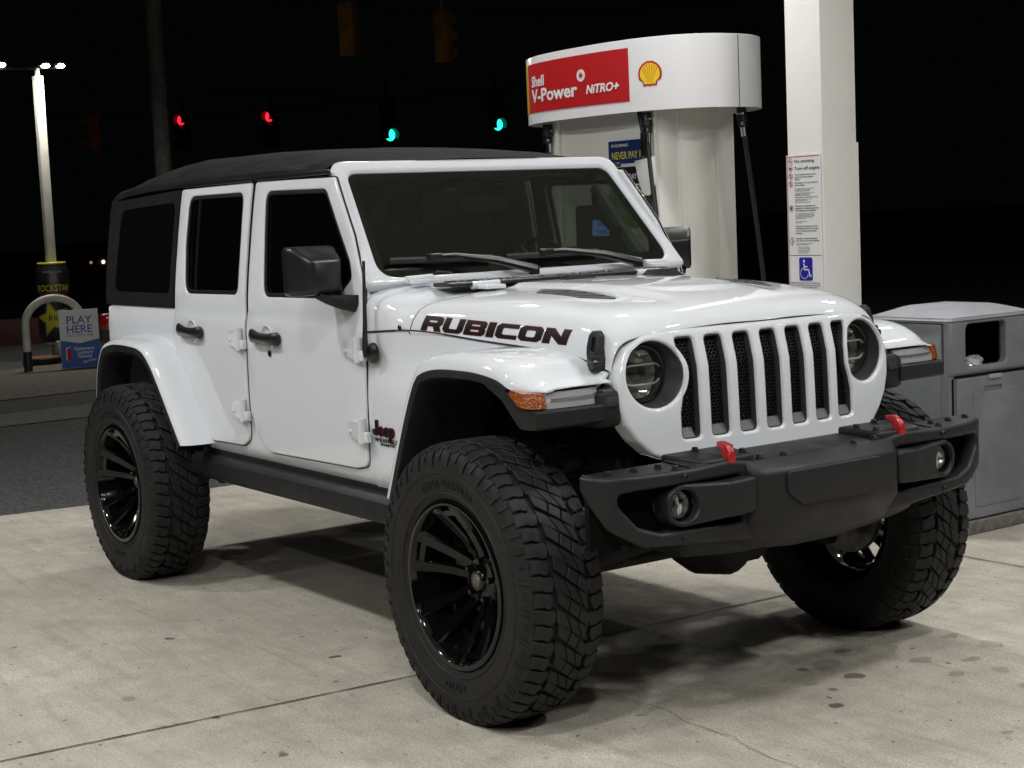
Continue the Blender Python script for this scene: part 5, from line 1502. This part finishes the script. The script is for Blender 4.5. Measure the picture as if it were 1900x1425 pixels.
plate('round_emblem', circ(1.190, 2.465, 0.040, 32, 0.036), [circ(1.190 + 0.0, 2.465, 0.011, 16)], th=0.0008, fn=lambda u, v, w: vband(u, v, w + 0.0012), m=M_val, parent=val, sharp=25)
for k in range(10):
    a = R(36 * k)
    q = [(1.190 + r_ * math.cos(a + d_), 2.465 + r_ * .92 * math.sin(a + d_)) for r_, d_ in ((0.010, -.3), (0.027, .25), (0.011, .35))]
    plate('emblem_ray', q, th=0.0008, fn=lambda u, v, w: vband(u, v, w + 0.002), m=M_vred, parent=val, sharp=25)
# scallop emblem
def scallop(r_, dz=0.0):
    cx_, cz_ = 1.739, 2.415
    pts = []
    for i in range(27):
        a = R(-28 + 236 * i / 26)
        pts.append((cx_ + 0.076 * r_ * math.cos(a), cz_ + 0.010 + 0.074 * r_ * math.sin(a) + 0.0015 * math.cos(a * 14)))
    k = r_
    return pts + [(cx_ - 0.047 * k, cz_ - 0.032), (cx_ - 0.043 * k, cz_ - 0.058 * k), (cx_ - 0.012, cz_ - 0.056 * k), (cx_, cz_ - 0.060 * k), (cx_ + 0.012, cz_ - 0.056 * k), (cx_ + 0.043 * k, cz_ - 0.058 * k), (cx_ + 0.047 * k, cz_ - 0.032)]
sc1 = plate('scallop', scallop(1.0), th=0.001, fn=lambda u, v, w: vband(u, v, w + 0.0006), cu=frange(1.65, 1.83, 0.02), m=M_vred, parent=val, sharp=25)
plate('scallop_face', scallop(0.84), th=0.001, fn=lambda u, v, w: vband(u, v, w + 0.0014), cu=frange(1.65, 1.83, 0.02), m=M_yel2, parent=sc1, sharp=25)
for k in range(7):
    a = R(36 + 18 * k)
    ex, ez = 1.739 + 0.060 * math.cos(a), 2.425 + 0.058 * math.sin(a)
    bx, bz = 1.739 + 0.010 * math.cos(a), 2.372 + 0.006 * math.sin(a)
    d = Vector((ex - bx, ez - bz)).normalized(); n_ = Vector((-d.y, d.x)) * 0.0016
    plate('scallop_rib', [(bx, bz), (ex + n_.x, ez + n_.y), (ex - n_.x, ez - n_.y)], th=0.0008, fn=lambda u, v, w: vband(u, v, w + 0.0022), m=M_vred, parent=sc1, sharp=25)
plate('seam', [(2.293, VZ0 + .002), (2.297, VZ0 + .002), (2.297, VZ1 - .002), (2.293, VZ1 - .002)], th=0.001, fn=vband, m=M_grey_pl, parent=val, sharp=25)

# hoses with breakaway fittings
def hose(pts, fit=True):
    h = tube('hose', [W(*p) for p in dense3(pts)], 0.0155, 10, M_hose, disp)
    if fit:
        a, b = Vector(W(*pts[0])), Vector(W(*pts[1]))
        d = (b - a).normalized()
        bm = bmesh.new()
        o0 = a + d * 0.02
        for l0, l1, r_ in ((0.00, 0.055, .018), (0.07, 0.105, .030), (0.112, 0.150, .033), (0.155, 0.19, .027)):
            add_tube(bm, [o0 + d * l0, o0 + d * l1], r_, 14)
        ob('breakaway', bm, M_satin, h)
        for l0, l1, r_ in ((0.035, 0.075, .021), (0.104, 0.113, .0335), (0.19, 0.245, .0205)):
            tube('collar', [o0 + d * l0, o0 + d * l1], r_, 14, M_chrome, h)
        box('tether_clip', o0 + d * 0.17 + Vector((0.02, -0.02, 0)), (0.018, 0.018, 0.018), 0.003, M_chrome, h)
def dense3(pts, n=8):
    P = [Vector(p) for p in pts]; out = []
    for i in range(len(P) - 1):
        p0, p1, p2, p3 = P[max(i - 1, 0)], P[i], P[i + 1], P[min(i + 2, len(P) - 1)]
        for j in range(n):
            t = j / n
            out.append(tuple(0.5 * ((2 * p1) + (p2 - p0) * t + (2 * p0 - 5 * p1 + 4 * p2 - p3) * t * t + (3 * p1 - p0 - 3 * p2 + p3) * t ** 3)))
    out.append(tuple(P[-1])); return out
hose([(-2.940, 2.375, 2.30), (-2.925, 2.375, 2.02), (-2.90, 2.375, 1.80), (-2.865, 2.37, 1.55), (-2.84, 2.36, 1.1), (-2.80, 2.33, 0.7), (-2.88, 2.37, 0.45), (-2.98, 2.39, 0.62), (-3.02, 2.40, 0.9)])
hose([(-3.925, 2.38, 2.30), (-3.93, 2.38, 2.02), (-3.94, 2.37, 1.7), (-3.86, 2.31, 1.1), (-3.83, 2.34, 0.6), (-3.76, 2.38, 0.5), (-3.72, 2.40, 0.9)])
hose([(-2.75, 2.945, 2.32), (-2.75, 2.985, 2.02), (-2.75, 3.035, 1.70), (-2.75, 3.105, 1.185), (-2.755, 3.14, 0.8), (-2.80, 3.16, 0.45), (-2.86, 3.12, 0.65)])
hose([(-3.03, 2.39, 2.28), (-2.99, 2.40, 2.05), (-2.97, 2.40, 1.8), (-2.95, 2.40, 1.3)], fit=False)
bm = bmesh.new(); add_box(bm, W(-2.985, 2.41, 2.03), (0.05, 0.06, 0.14), 0.01); ob('hose_clamp', bm, M_satin, disp)
# adverts on the pump face and a white tag behind the hose
ads = empty('pump_advert', (-3.155, 2.415, 1.54), 'stack of navy, black and green lettered adverts on the dispenser face', 'poster')
def AD(x0, z0, off=0.0): return lambda u, v, w: (x0 + u + 3.155, -(off + w), z0 + v - 1.54)
plate('backing', [(-0.20, -0.04), (0.19, -0.04), (0.19, 0.52), (-0.20, 0.52)], th=0.01, fn=lambda u, v, w: (u, -w, v), m=M_sign, parent=ads)
plate('navy_panel', rpoly([(-0.195, 0.386, .012), (0.185, 0.386, .012), (0.185, 0.525, .012), (-0.195, 0.525, .012)]), th=0.004, fn=lambda u, v, w: (u, -w - 0.003, v), m=M_adblue, parent=ads)
plate('black_panel', [(-0.195, 0.262), (0.185, 0.262), (0.185, 0.366), (-0.195, 0.366)], th=0.003, fn=lambda u, v, w: (u, -w - 0.003, v), m=M_adblack, parent=ads)
plate('green_panel', [(-0.195, 0.0), (0.185, 0.0), (0.185, 0.25), (-0.195, 0.25)], th=0.003, fn=lambda u, v, w: (u, -w - 0.003, v), m=M_adgreen, parent=ads)
M_adyel = mat('yellow_ink', (0.62, 0.52, 0.03), rough=0.4)
text('lettering', 'NEVER PAY FULL', 0.062, lambda u, v, w: (-0.165 + u, -0.0045 - w, 0.415 + v), M_adyel, ads, bold=0.012, depth=0.0008, sx=0.80)
text('lettering', 'FR FUEL REWARDS', 0.024, lambda u, v, w: (-0.165 + u, -0.0045 - w, 0.488 + v), M_sign, ads, bold=0.012, depth=0.0008, sx=0.8)
text('lettering', 'MONDAY GOAL', 0.048, lambda u, v, w: (-0.10 + u, -0.0045 - w, 0.290 + v), M_sign, ads, bold=0.008, depth=0.0008, sx=0.8)
text('lettering', 'FREE for DRINKS', 0.050, lambda u, v, w: (-0.17 + u, -0.0045 - w, 0.185 + v), M_sign, ads, bold=0.004, depth=0.0008, sx=0.85)
text('lettering', 'ONE MORE', 0.075, lambda u, v, w: (-0.17 + u, -0.0045 - w, 0.075 + v), M_sign, ads, bold=0.012, depth=0.0008, sx=0.9)
tagp = plate('nozzle_tag', rpoly([(-3.06, 1.935), (-2.875, 1.955), (-2.868, 1.80, .06), (-2.925, 1.725, .02), (-2.985, 1.735, .05), (-3.03, 1.83, .08)], n=6), th=0.006, bev=0.002, fn=lambda u, v, w: (u, 2.375 + w + 0.25 * abs(u + 2.97) ** 1.5, v), m=M_sign)
tag(tagp, 'curved white plastic tag hanging behind the hose on the dispenser face', 'tag')

# ---- litter bin at the end of the island
M_bin = mat('grey_moulded_plastic', (0.150, 0.160, 0.175), rough=0.45, bump=(420, 0.35, 0.0012), vary=(5, 0.2))
M_bin2 = mat('pale_grey_lid', (0.24, 0.25, 0.275), rough=0.5, bump=(300, 0.3, 0.0012), vary=(4, 0.18))
bi = empty('litter_bin', (-0.95, 2.645, 0.062), 'grey plastic litter bin with open mouth and hatch at the end of the island', 'litter bin')
def Bp(x, y, z): return (x + 0.95, y - 2.645, z - 0.062)
BX, BY0, BY1 = -0.690, 2.335, 2.955
fo = rpoly([(BY0, 0.062, .01), (BY1, 0.062, .01), (BY1, 1.055, .02), (BY0, 1.055, .02)], n=3)
mouth = rpoly([(2.448, 0.822, .035), (2.752, 0.822, .035), (2.752, 1.030, .035), (2.448, 1.030, .035)], n=4)
plate('front_panel', fo, [mouth], th=0.05, bev=0.012, fn=lambda u, v, w: Bp(BX + 0.015 * smst(0.78, 0.80, v) + w, u, v), cv=[0.78, 0.785, 0.79, 0.795, 0.80], m=M_bin, parent=bi)
box('shell', Bp(-0.955, 2.645, 0.55), (0.44, 0.615, 0.975), 0.015, M_bin, bi)
box('mouth_back', Bp(-0.738, 2.60, 0.926), (0.006, 0.33, 0.23), 0, M_dark, bi)
dr = plate('hatch', rpoly([(2.378, 0.070, .012), (2.92, 0.070, .012), (2.92, 0.768, .012), (2.378, 0.768, .012)]), [rpoly([(2.580, 0.688, .008), (2.715, 0.688, .008), (2.715, 0.714, .008), (2.580, 0.714, .008)])], th=0.022, bev=0.006, fn=lambda u, v, w: Bp(BX + 0.012 + w, u, v), m=M_bin, parent=bi)
plate('hatch_relief', rpoly([(2.50, 0.125, .03), (2.86, 0.125, .03), (2.86, 0.70, .03), (2.755, 0.70, .01), (2.74, 0.675, .01), (2.56, 0.675, .01), (2.545, 0.70, .01), (2.50, 0.70, .03)], n=4), th=0.006, bev=0.003, fn=lambda u, v, w: Bp(BX + 0.0155 + w, u, v), m=M_bin, parent=dr)
box('hatch_gap', Bp(BX + 0.001, 2.36, 0.42), (0.004, 0.012, 0.70), 0, M_dark, dr)
box('hatch_gap', Bp(BX + 0.001, 2.65, 0.777), (0.006, 0.56, 0.012), 0, M_dark, dr)
box('handle_recess', Bp(BX - 0.008, 2.647, 0.701), (0.006, 0.15, 0.04), 0, M_dark, dr)
box('latch', Bp(BX + 0.016, 2.655, 0.762), (0.016, 0.10, 0.022), 0.006, M_bin2, dr)
# hipped lid
lid0 = [(BX + 0.02, BY0 - 0.012), (BX + 0.02, BY1 + 0.012), (-1.20, BY1 + 0.012), (-1.20, BY0 - 0.012)]
lid1 = [(BX + 0.022, BY0 - 0.010), (BX + 0.022, BY1 + 0.010), (-1.20, BY1 + 0.010), (-1.20, BY0 - 0.010)]
lid2 = [(-0.80, 2.50), (-0.80, 2.80), (-1.10, 2.80), (-1.10, 2.50)]
bm = bmesh.new()
add_rings(bm, [[Bp(x, y, 1.040) for x, y in lid0], [Bp(x, y, 1.062) for x, y in lid1], [Bp(x, y, 1.110) for x, y in lid2]])
bmesh.ops.bevel(bm, geom=bm.edges[:], offset=0.012, segments=3, affect='EDGES')
ob('lid', bm, M_bin2, bi, 40)
# trash in the mouth
trash = bmesh.new()
bmesh.ops.create_icosphere(trash, subdivisions=3, radius=1.0)
rr = random.Random(5)
for v in trash.verts:
    k = 1 + rr.uniform(-.18, .18)
    v.co = Vector((v.co.x * 0.035 * k, v.co.y * 0.075 * k, v.co.z * 0.032 * k)) + Vector((-0.715, 2.535, 0.838))
M_foil = mat('crumpled_wrap', (0.55, 0.56, 0.58), rough=0.25, metal=0.6)
tag(ob('crumpled_wrapper', trash, M_foil, None, 20), 'crumpled silvery wrapper lying in the mouth of the grey litter bin', 'wrapper')
# windscreen-service unit behind it
su = empty('service_caddy', (-1.52, 2.60, 0.062), 'grey plastic service unit with sloped top, between the litter bin and the column', 'service unit')
def Sp(x, y, z): return (x + 1.52, y - 2.60, z - 0.062)
loft('body', [[Sp(x, y, 0.062) for x, y in ((-1.235, 2.36), (-1.235, 2.86), (-1.70, 2.86), (-1.70, 2.36))], [Sp(x, y, 0.90) for x, y in ((-1.235, 2.36), (-1.235, 2.86), (-1.70, 2.86), (-1.70, 2.36))]], m=M_bin, parent=su)
loft('lid', [[Sp(x, y, z) for x, y, z in ((-1.225, 2.35, .90), (-1.225, 2.87, .90), (-1.71, 2.87, .90), (-1.71, 2.35, .90))], [Sp(x, y, z) for x, y, z in ((-1.225, 2.40, 1.02), (-1.225, 2.82, 1.02), (-1.71, 2.82, 0.96), (-1.71, 2.40, 0.96))]], m=M_bin2, parent=su)

# ================================================================== LEFT BACKGROUND
M_pole = mat('white_lamp_post_paint', (0.42, 0.42, 0.38), rough=0.5, vary=(6, 0.1))
M_bright = mat('led_floodlight', (1, 1, 1), emit=(1.0, 0.96, 0.88), estr=26.0)
lp_ = empty('lamp_post', (-16.6, 3.43, 0.0), 'white square lamp post with lit floodlights on top, standing in the can-shaped advert', 'lamp post')
box('shaft', (0, 0, 1.86), (0.115, 0.115, 3.72), 0.012, M_pole, lp_)
tube('cross_arm', [(0, -0.62, 3.80), (0, 0.36, 3.83)], 0.018, 8, M_satin, lp_)
tube('neck', [(0, 0, 3.70), (0, 0, 3.82)], 0.03, 10, M_pole, lp_)
for dy in (0.08, 0.28, -0.50):
    fl_ = box('floodlight', (0.05, dy, 3.865), (0.16, 0.17, 0.05), 0.012, M_satin, lp_)
    lathe('lamp_glass', [(0.0, -0.03), (0.045, -0.022), (0.062, 0.0), (0.045, 0.022), (0.0, 0.03)], 16, 'z', (0.10, dy, 3.845), M_bright, fl_)
    ld = bpy.data.lights.new('floodlight_beam', 'AREA'); ld.size = 0.15; ld.energy = 26; ld.color = (1, 0.96, 0.86)
    lo = bpy.data.objects.new('floodlight_beam', ld); COL.objects.link(lo); lo.parent = fl_; lo.location = (0.30, dy, 3.80)
M_canb = mat('black_can_wrap', (0.014, 0.013, 0.015), rough=0.35)
M_cany = mat('yellow_can_ink', (0.50, 0.46, 0.02), rough=0.4)
M_canr = mat('dull_red_can_ink', (0.20, 0.05, 0.05), rough=0.4)
M_canw = mat('off_white_can_ink', (0.38, 0.38, 0.33), rough=0.4)
cn = empty('can_advert', (-16.6, 3.43, 0.20), 'black can-shaped energy drink advert with yellow star, wrapped round the lamp post', 'advert')
CR = 0.218
lathe('can', [(0.165, 0.0), (0.175, 0.012), (0.178, 0.03), (CR, 0.11), (CR, 0.94), (0.20, 1.0), (0.182, 1.055)], 40, 'z', (0, 0, 0), M_canb, cn)
lathe('top_rim', [(0.175, 1.05), (0.186, 1.058), (0.188, 1.075), (0.18, 1.085), (0.06, 1.08)], 40, 'z', (0, 0, 0), M_cany, cn)
lathe('bottom_rim', [(0.168, -0.004), (0.180, 0.004), (0.183, 0.028), (0.176, 0.032)], 40, 'z', (0, 0, 0), M_canw, cn)
A0 = math.atan2(-3.748 - 3.43, 4.433 + 16.6)      # the side the forecourt sees
def canfn(x0, z0, off=0.002):
    return lambda u, v, w: ((CR + off + w) * math.cos(A0 + (x0 + u) / CR), (CR + off + w) * math.sin(A0 + (x0 + u) / CR), z0 + v)
CC = [(0, v) for v in frange(-.4, .4, .02)]
text('lettering', 'ROCKSTAR', 0.122, canfn(0, 0.705), M_cany, cn, bold=0.012, align='CENTER', depth=0.001, cuts=CC, sx=0.74)
text('lettering', 'ENERGY DRINK', 0.080, canfn(0, 0.635), M_canr, cn, bold=0.012, align='CENTER', depth=0.001, cuts=CC, sx=0.72)
text('lettering', 'POWER - RUSH', 0.040, canfn(0, 0.945), M_canw, cn, bold=0.01, align='CENTER', depth=0.001, cuts=CC, sx=0.9)
def star(r_):
    return [(r_ * (1.0 if k % 2 == 0 else 0.44) * math.sin(R(-12 + 36 * k)), r_ * (1.0 if k % 2 == 0 else 0.44) * math.cos(R(-12 + 36 * k))) for k in range(10)]
cu_ = frange(-.3, .3, .025)
for r_, off, mm in ((0.262, 0.0015, M_canw), (0.245, 0.003, M_canb), (0.225, 0.0045, M_cany)):
    plate('star', star(r_), th=0.0006, fn=canfn(-0.035, 0.345, off), cu=cu_, m=mm, parent=cn, sharp=25)
text('lettering', 'R', 0.11, canfn(-0.025, 0.315, 0.006), M_canb, cn, bold=0.002, depth=0.0008)
text('lettering', 'R', 0.11, (lambda f: lambda u, v, w: f(-u, v, w))(canfn(-0.030, 0.315, 0.006)), M_canb, cn, bold=0.002, depth=0.0008)
M_orange = mat('orange_brown_drum', (0.20, 0.075, 0.03), rough=0.8, vary=(14, 0.5))
dm = empty('post_footing', (-16.0, 3.02, 0.0), 'low round black and orange-brown footing beside the white stub under the can advert', 'footing')
lathe('drum', [(0.24, 0.0), (0.25, 0.01), (0.24, 0.07), (0.22, 0.085)], 28, 'z', (0, 0, 0), M_under, dm)
lathe('fill', [(0.222, 0.084), (0.12, 0.098), (0.0, 0.102)], 28, 'z', (0, 0, 0), M_orange, dm)
sb = box('concrete_stub', (-16.2, 3.36, 0.13), (0.10, 0.14, 0.26), 0.01, M_pole)
tag(sb, 'short pale square stub standing at the foot of the can advert', 'post')
bw = empty('hoop_barrier', (-15.1, 2.90, 0.0), 'pale steel hoop barrier with dark sleeve on its foot, beside the lottery sign', 'barrier')
pts = [(0, -0.36, 0.0), (0, -0.36, 0.55)] + [(0, -0.36 + 0.36 * (1 - math.cos(R(a))) if a <= 90 else 0.0 + 0.36 * math.sin(R(a - 90)), 0.55 + 0.32 * math.sin(R(a)) if a <= 90 else 0.55 + 0.32 * math.cos(R(a - 90))) for a in range(10, 181, 10)] + [(0, 0.36, 0.0)]
tube('hoop', pts, 0.048, 14, mat('pale_bollard_paint', (0.50, 0.50, 0.44), rough=0.5, vary=(9, 0.15)), bw)
tube('sleeve', [(0, -0.36, 0.0), (0, -0.36, 0.235)], 0.053, 14, M_adblack, bw)
M_lotw = mat('white_lottery_board', (0.62, 0.62, 0.60), rough=0.45)
M_lotb = mat('blue_lottery_ink', (0.015, 0.08, 0.33), rough=0.4)
lb = empty('lottery_sign', (-14.9, 3.14, 0.0), 'white and blue lottery board reading PLAY HERE, standing on the ground behind the car tail', 'sign')
LA = math.atan2(-3.748 - 3.14, 4.433 + 14.9) + 0.10
lx, ly = -math.sin(LA), math.cos(LA)
def LF(off): return lambda u, v, w: (lx * u + math.cos(LA) * (off + w), ly * u + math.sin(LA) * (off + w), v)
plate('board', [(-0.235, 0.0), (0.235, 0.0), (0.235, 0.715), (-0.235, 0.715)], th=0.018, bev=0.002, fn=LF(0), m=M_lotw, parent=lb)
plate('blue_part', [(-0.233, 0.002), (0.233, 0.002), (0.233, 0.345), (0.0, 0.300), (-0.233, 0.345)], th=0.001, fn=LF(0.0015), m=M_lotb, parent=lb)
text('lettering', 'PLAY\nHERE', 0.135, LF(0.002), M_lotb, lb, bold=0.012, align='CENTER', depth=0.001, line=0.85)
for o in (lb.children[-1],):
    for v in o.data.vertices: v.co.z += 0.545
text('lettering', 'DELOTTERY.COM', 0.040, (lambda f: lambda u, v, w: f(u, v + 0.385, w))(LF(0.002)), M_ink_grey, lb, bold=0.005, align='CENTER', depth=0.001)
text('lettering', 'Delaware\n  Lottery\n  Games', 0.062, (lambda f: lambda u, v, w: f(u - 0.075, v + 0.215, w))(LF(0.003)), M_lotw, lb, bold=0.012, depth=0.001, line=0.78)
text('lettering', 'PlayWise!', 0.040, (lambda f: lambda u, v, w: f(u + 0.02, v + 0.05 + u * .2, w))(LF(0.003)), M_lotw, lb, bold=0.01, depth=0.001, shear=.2)
plate('emblem', [(-0.165, 0.10), (-0.115, 0.115), (-0.085, 0.10), (-0.115, 0.135), (-0.115, 0.255), (-0.165, 0.24)], th=0.001, fn=LF(0.003), m=M_vred, parent=lb)
plate('emblem', [(-0.175, 0.09), (-0.165, 0.10), (-0.165, 0.24), (-0.115, 0.255), (-0.12, 0.265), (-0.175, 0.25)], th=0.001, fn=LF(0.003), m=M_lotw, parent=lb)
# dark red kerb wall in the far left
M_redw = mat('dark_red_wall', (0.035, 0.008, 0.006), rough=0.8, vary=(4, 0.3))
tag(box('low_wall', (-20.2, 3.4, 0.16), (0.25, 8.0, 0.46), 0.01, M_redw, None, rot=Matrix.Rotation(R(-14), 3, 'Z')), 'low dark red wall crossing behind the lamp post at the far edge of the lot', 'wall')

# utility pole
M_wood = mat('grey_weathered_pole', (0.30, 0.285, 0.26), rough=0.9, bump=(30, 0.6, 0.01), vary=(8, 0.3))
tag(lathe('utility_pole', [(0.148, 0.0), (0.146, 2.0), (0.138, 7.5), (0.10, 9.0), (0.0, 9.02)], 20, 'z', (-22.0, 7.37, 0.0), M_wood), 'thick grey utility pole rising behind the soft top of the car', 'utility pole')
tag(lathe('utility_pole', [(0.16, 0.0), (0.15, 5), (0.12, 9.0), (0.0, 9.02)], 14, 'z', (-15.0, 26.0, 0.0), mat('tarred_pole', (0.012, 0.012, 0.012), rough=0.9)), 'dark utility pole barely visible in the night right of the cream column', 'utility pole')

# traffic signals hung over the far junction
M_tly = mat('dim_yellow_signal_paint', (0.80, 0.42, 0.09), rough=0.6, vary=(3, 0.3))
M_tld = mat('dark_signal_paint', (0.05, 0.035, 0.018), rough=0.7)
M_lr = mat('lit_red_signal', (0.5, 0.0, 0.0), emit=(1.0, 0.012, 0.03), estr=2.6)
M_lg = mat('lit_green_signal', (0.0, 0.5, 0.4), emit=(0.02, 0.95, 0.72), estr=2.2)
M_off = mat('unlit_signal_lens', (0.015, 0.012, 0.01), rough=0.3)
CAMP = Vector((4.433, -3.748, 1.655))
RIGHT = Vector((r2.x, r2.y, 0)).normalized()
def signal(loc, turn, lit, H, label, m, tilt=0.0):
    loc = Vector(loc)
    c = (CAMP - loc); c.z = 0; c.normalize()
    f = (c * math.cos(R(turn)) + RIGHT * math.sin(R(turn))).normalized()
    o = empty('traffic_signal', loc, label, 'traffic light', 'traffic signals over the junction')
    o.rotation_euler = (R(tilt), 0, math.atan2(f.y, f.x))
    k = H / 1.07
    box('case', (0, 0, 0), (0.20 * k, 0.34 * k, 1.05 * k), 0.03 * k, m, o)
    for i, z in enumerate((0.35, 0.0, -0.35)):
        on = (lit == 'r' and i == 0) or (lit == 'g' and i == 2)
        le = lathe('lens', [(0.145 * k, 0.10 * k), (0.12 * k, 0.125 * k), (0.06 * k, 0.14 * k), (0.0, 0.145 * k)], 24, 'x', (0, 0, z * k), (M_lr if lit == 'r' else M_lg) if on else M_off, o)
        bm = bmesh.new()
        rings = []
        for x in (0.10, 0.27):
            rings.append([(x * k, 0.155 * k * math.cos(R(a)), z * k + 0.155 * k * math.sin(R(a))) for a in range(-35, 216, 10)])
        for x in (0.27, 0.10):
            rings.append([(x * k, 0.150 * k * math.cos(R(a)), z * k + 0.150 * k * math.sin(R(a))) for a in range(-35, 216, 10)])
        add_rings(bm, rings, False)
        ob('visor', bm, m, o)
    tube('hanger', [(0, 0, 0.52 * k), (0, 0, 0.95 * k)], 0.03 * k, 8, m, o)
    return o
signal((-24.26, 12.43, 5.47), 155, None, 1.07, 'brownish traffic signal seen from behind, highest at the top edge left of centre', M_tly)
signal((-23.45, 14.16, 5.29), 140, None, 1.07, 'brownish traffic signal seen from behind, nearer the fuel pump valance', M_tly)
signal((-36.99, 14.34, 4.25), -38, 'r', 1.0, 'lit red traffic signal next to the grey utility pole', M_tld)
signal((-34.48, 15.74, 4.16), -38, 'r', 1.0, 'lit red traffic signal further from the utility pole, above the soft top', M_tld)
signal((-26.93, 14.81, 3.85), 36, 'g', 1.0, 'lit green traffic signal just above the middle of the soft top', M_tld)
signal((-26.69, 17.58, 4.05), 36, 'g', 1.0, 'lit green traffic signal closest to the fuel pump valance', M_tld)
signal((-37.17, 11.86, 4.29), -105, None, 1.0, 'dark unlit traffic signal seen side-on between lamp post and utility pole', M_tly)
tag(tube('span_wire', dense3([(-24.9, 11.0, 6.0), (-24.26, 12.43, 5.95), (-23.45, 14.16, 5.78), (-21.5, 18.0, 5.75), (-18.0, 24.0, 6.2)]), 0.012, 5, M_satin), 'dark cable carrying the two brownish traffic signals', 'cable')
tag(tube('span_wire', dense3([(-38.5, 10.8, 4.85), (-36.99, 14.34, 4.75), (-34.48, 15.74, 4.66), (-30.5, 16.2, 4.62)]), 0.012, 5, M_satin), 'dark cable carrying the red traffic signals', 'cable')
tag(tube('span_wire', dense3([(-29, 11.5, 4.7), (-26.93, 14.81, 4.36), (-26.69, 17.58, 4.55), (-25, 24, 5.2)]), 0.012, 5, M_satin), 'dark cable carrying the green traffic signals', 'cable')
# a far car with its small lights
M_tiny = mat('far_headlamp', (1, 1, 1), emit=(1.0, 0.8, 0.6), estr=2.2)
M_tinyr = mat('far_dim_lamp', (1, .6, .4), emit=(0.6, 0.3, 0.15), estr=0.8)
fc = empty('distant_car', (-53.9, 17.6, 0.0), 'dark distant car with one small bright lamp, far behind the can advert', 'car')
box('body', (0, 0, 0.55), (1.7, 3.6, 0.6), 0.12, M_tld, fc)
box('cabin', (0, 0, 1.05), (1.5, 1.9, 0.5), 0.2, M_satin, fc)
lathe('headlight', [(0.07, 0.0), (0.06, 0.03), (0.0, 0.04)], 12, 'x', (0.87, 0.22, 0.55), M_tiny, fc)
lathe('headlight', [(0.05, 0.0), (0.04, 0.03), (0.0, 0.04)], 12, 'x', (0.87, -0.25, 0.55), M_tinyr, fc)
for dy in (-1.1, 1.1):
    lathe('wheel', [(0.0, 0.88), (0.3, 0.88), (0.32, 0.7), (0.0, 0.7)], 20, 'x', (0, dy, 0.32), M_rubber, fc)
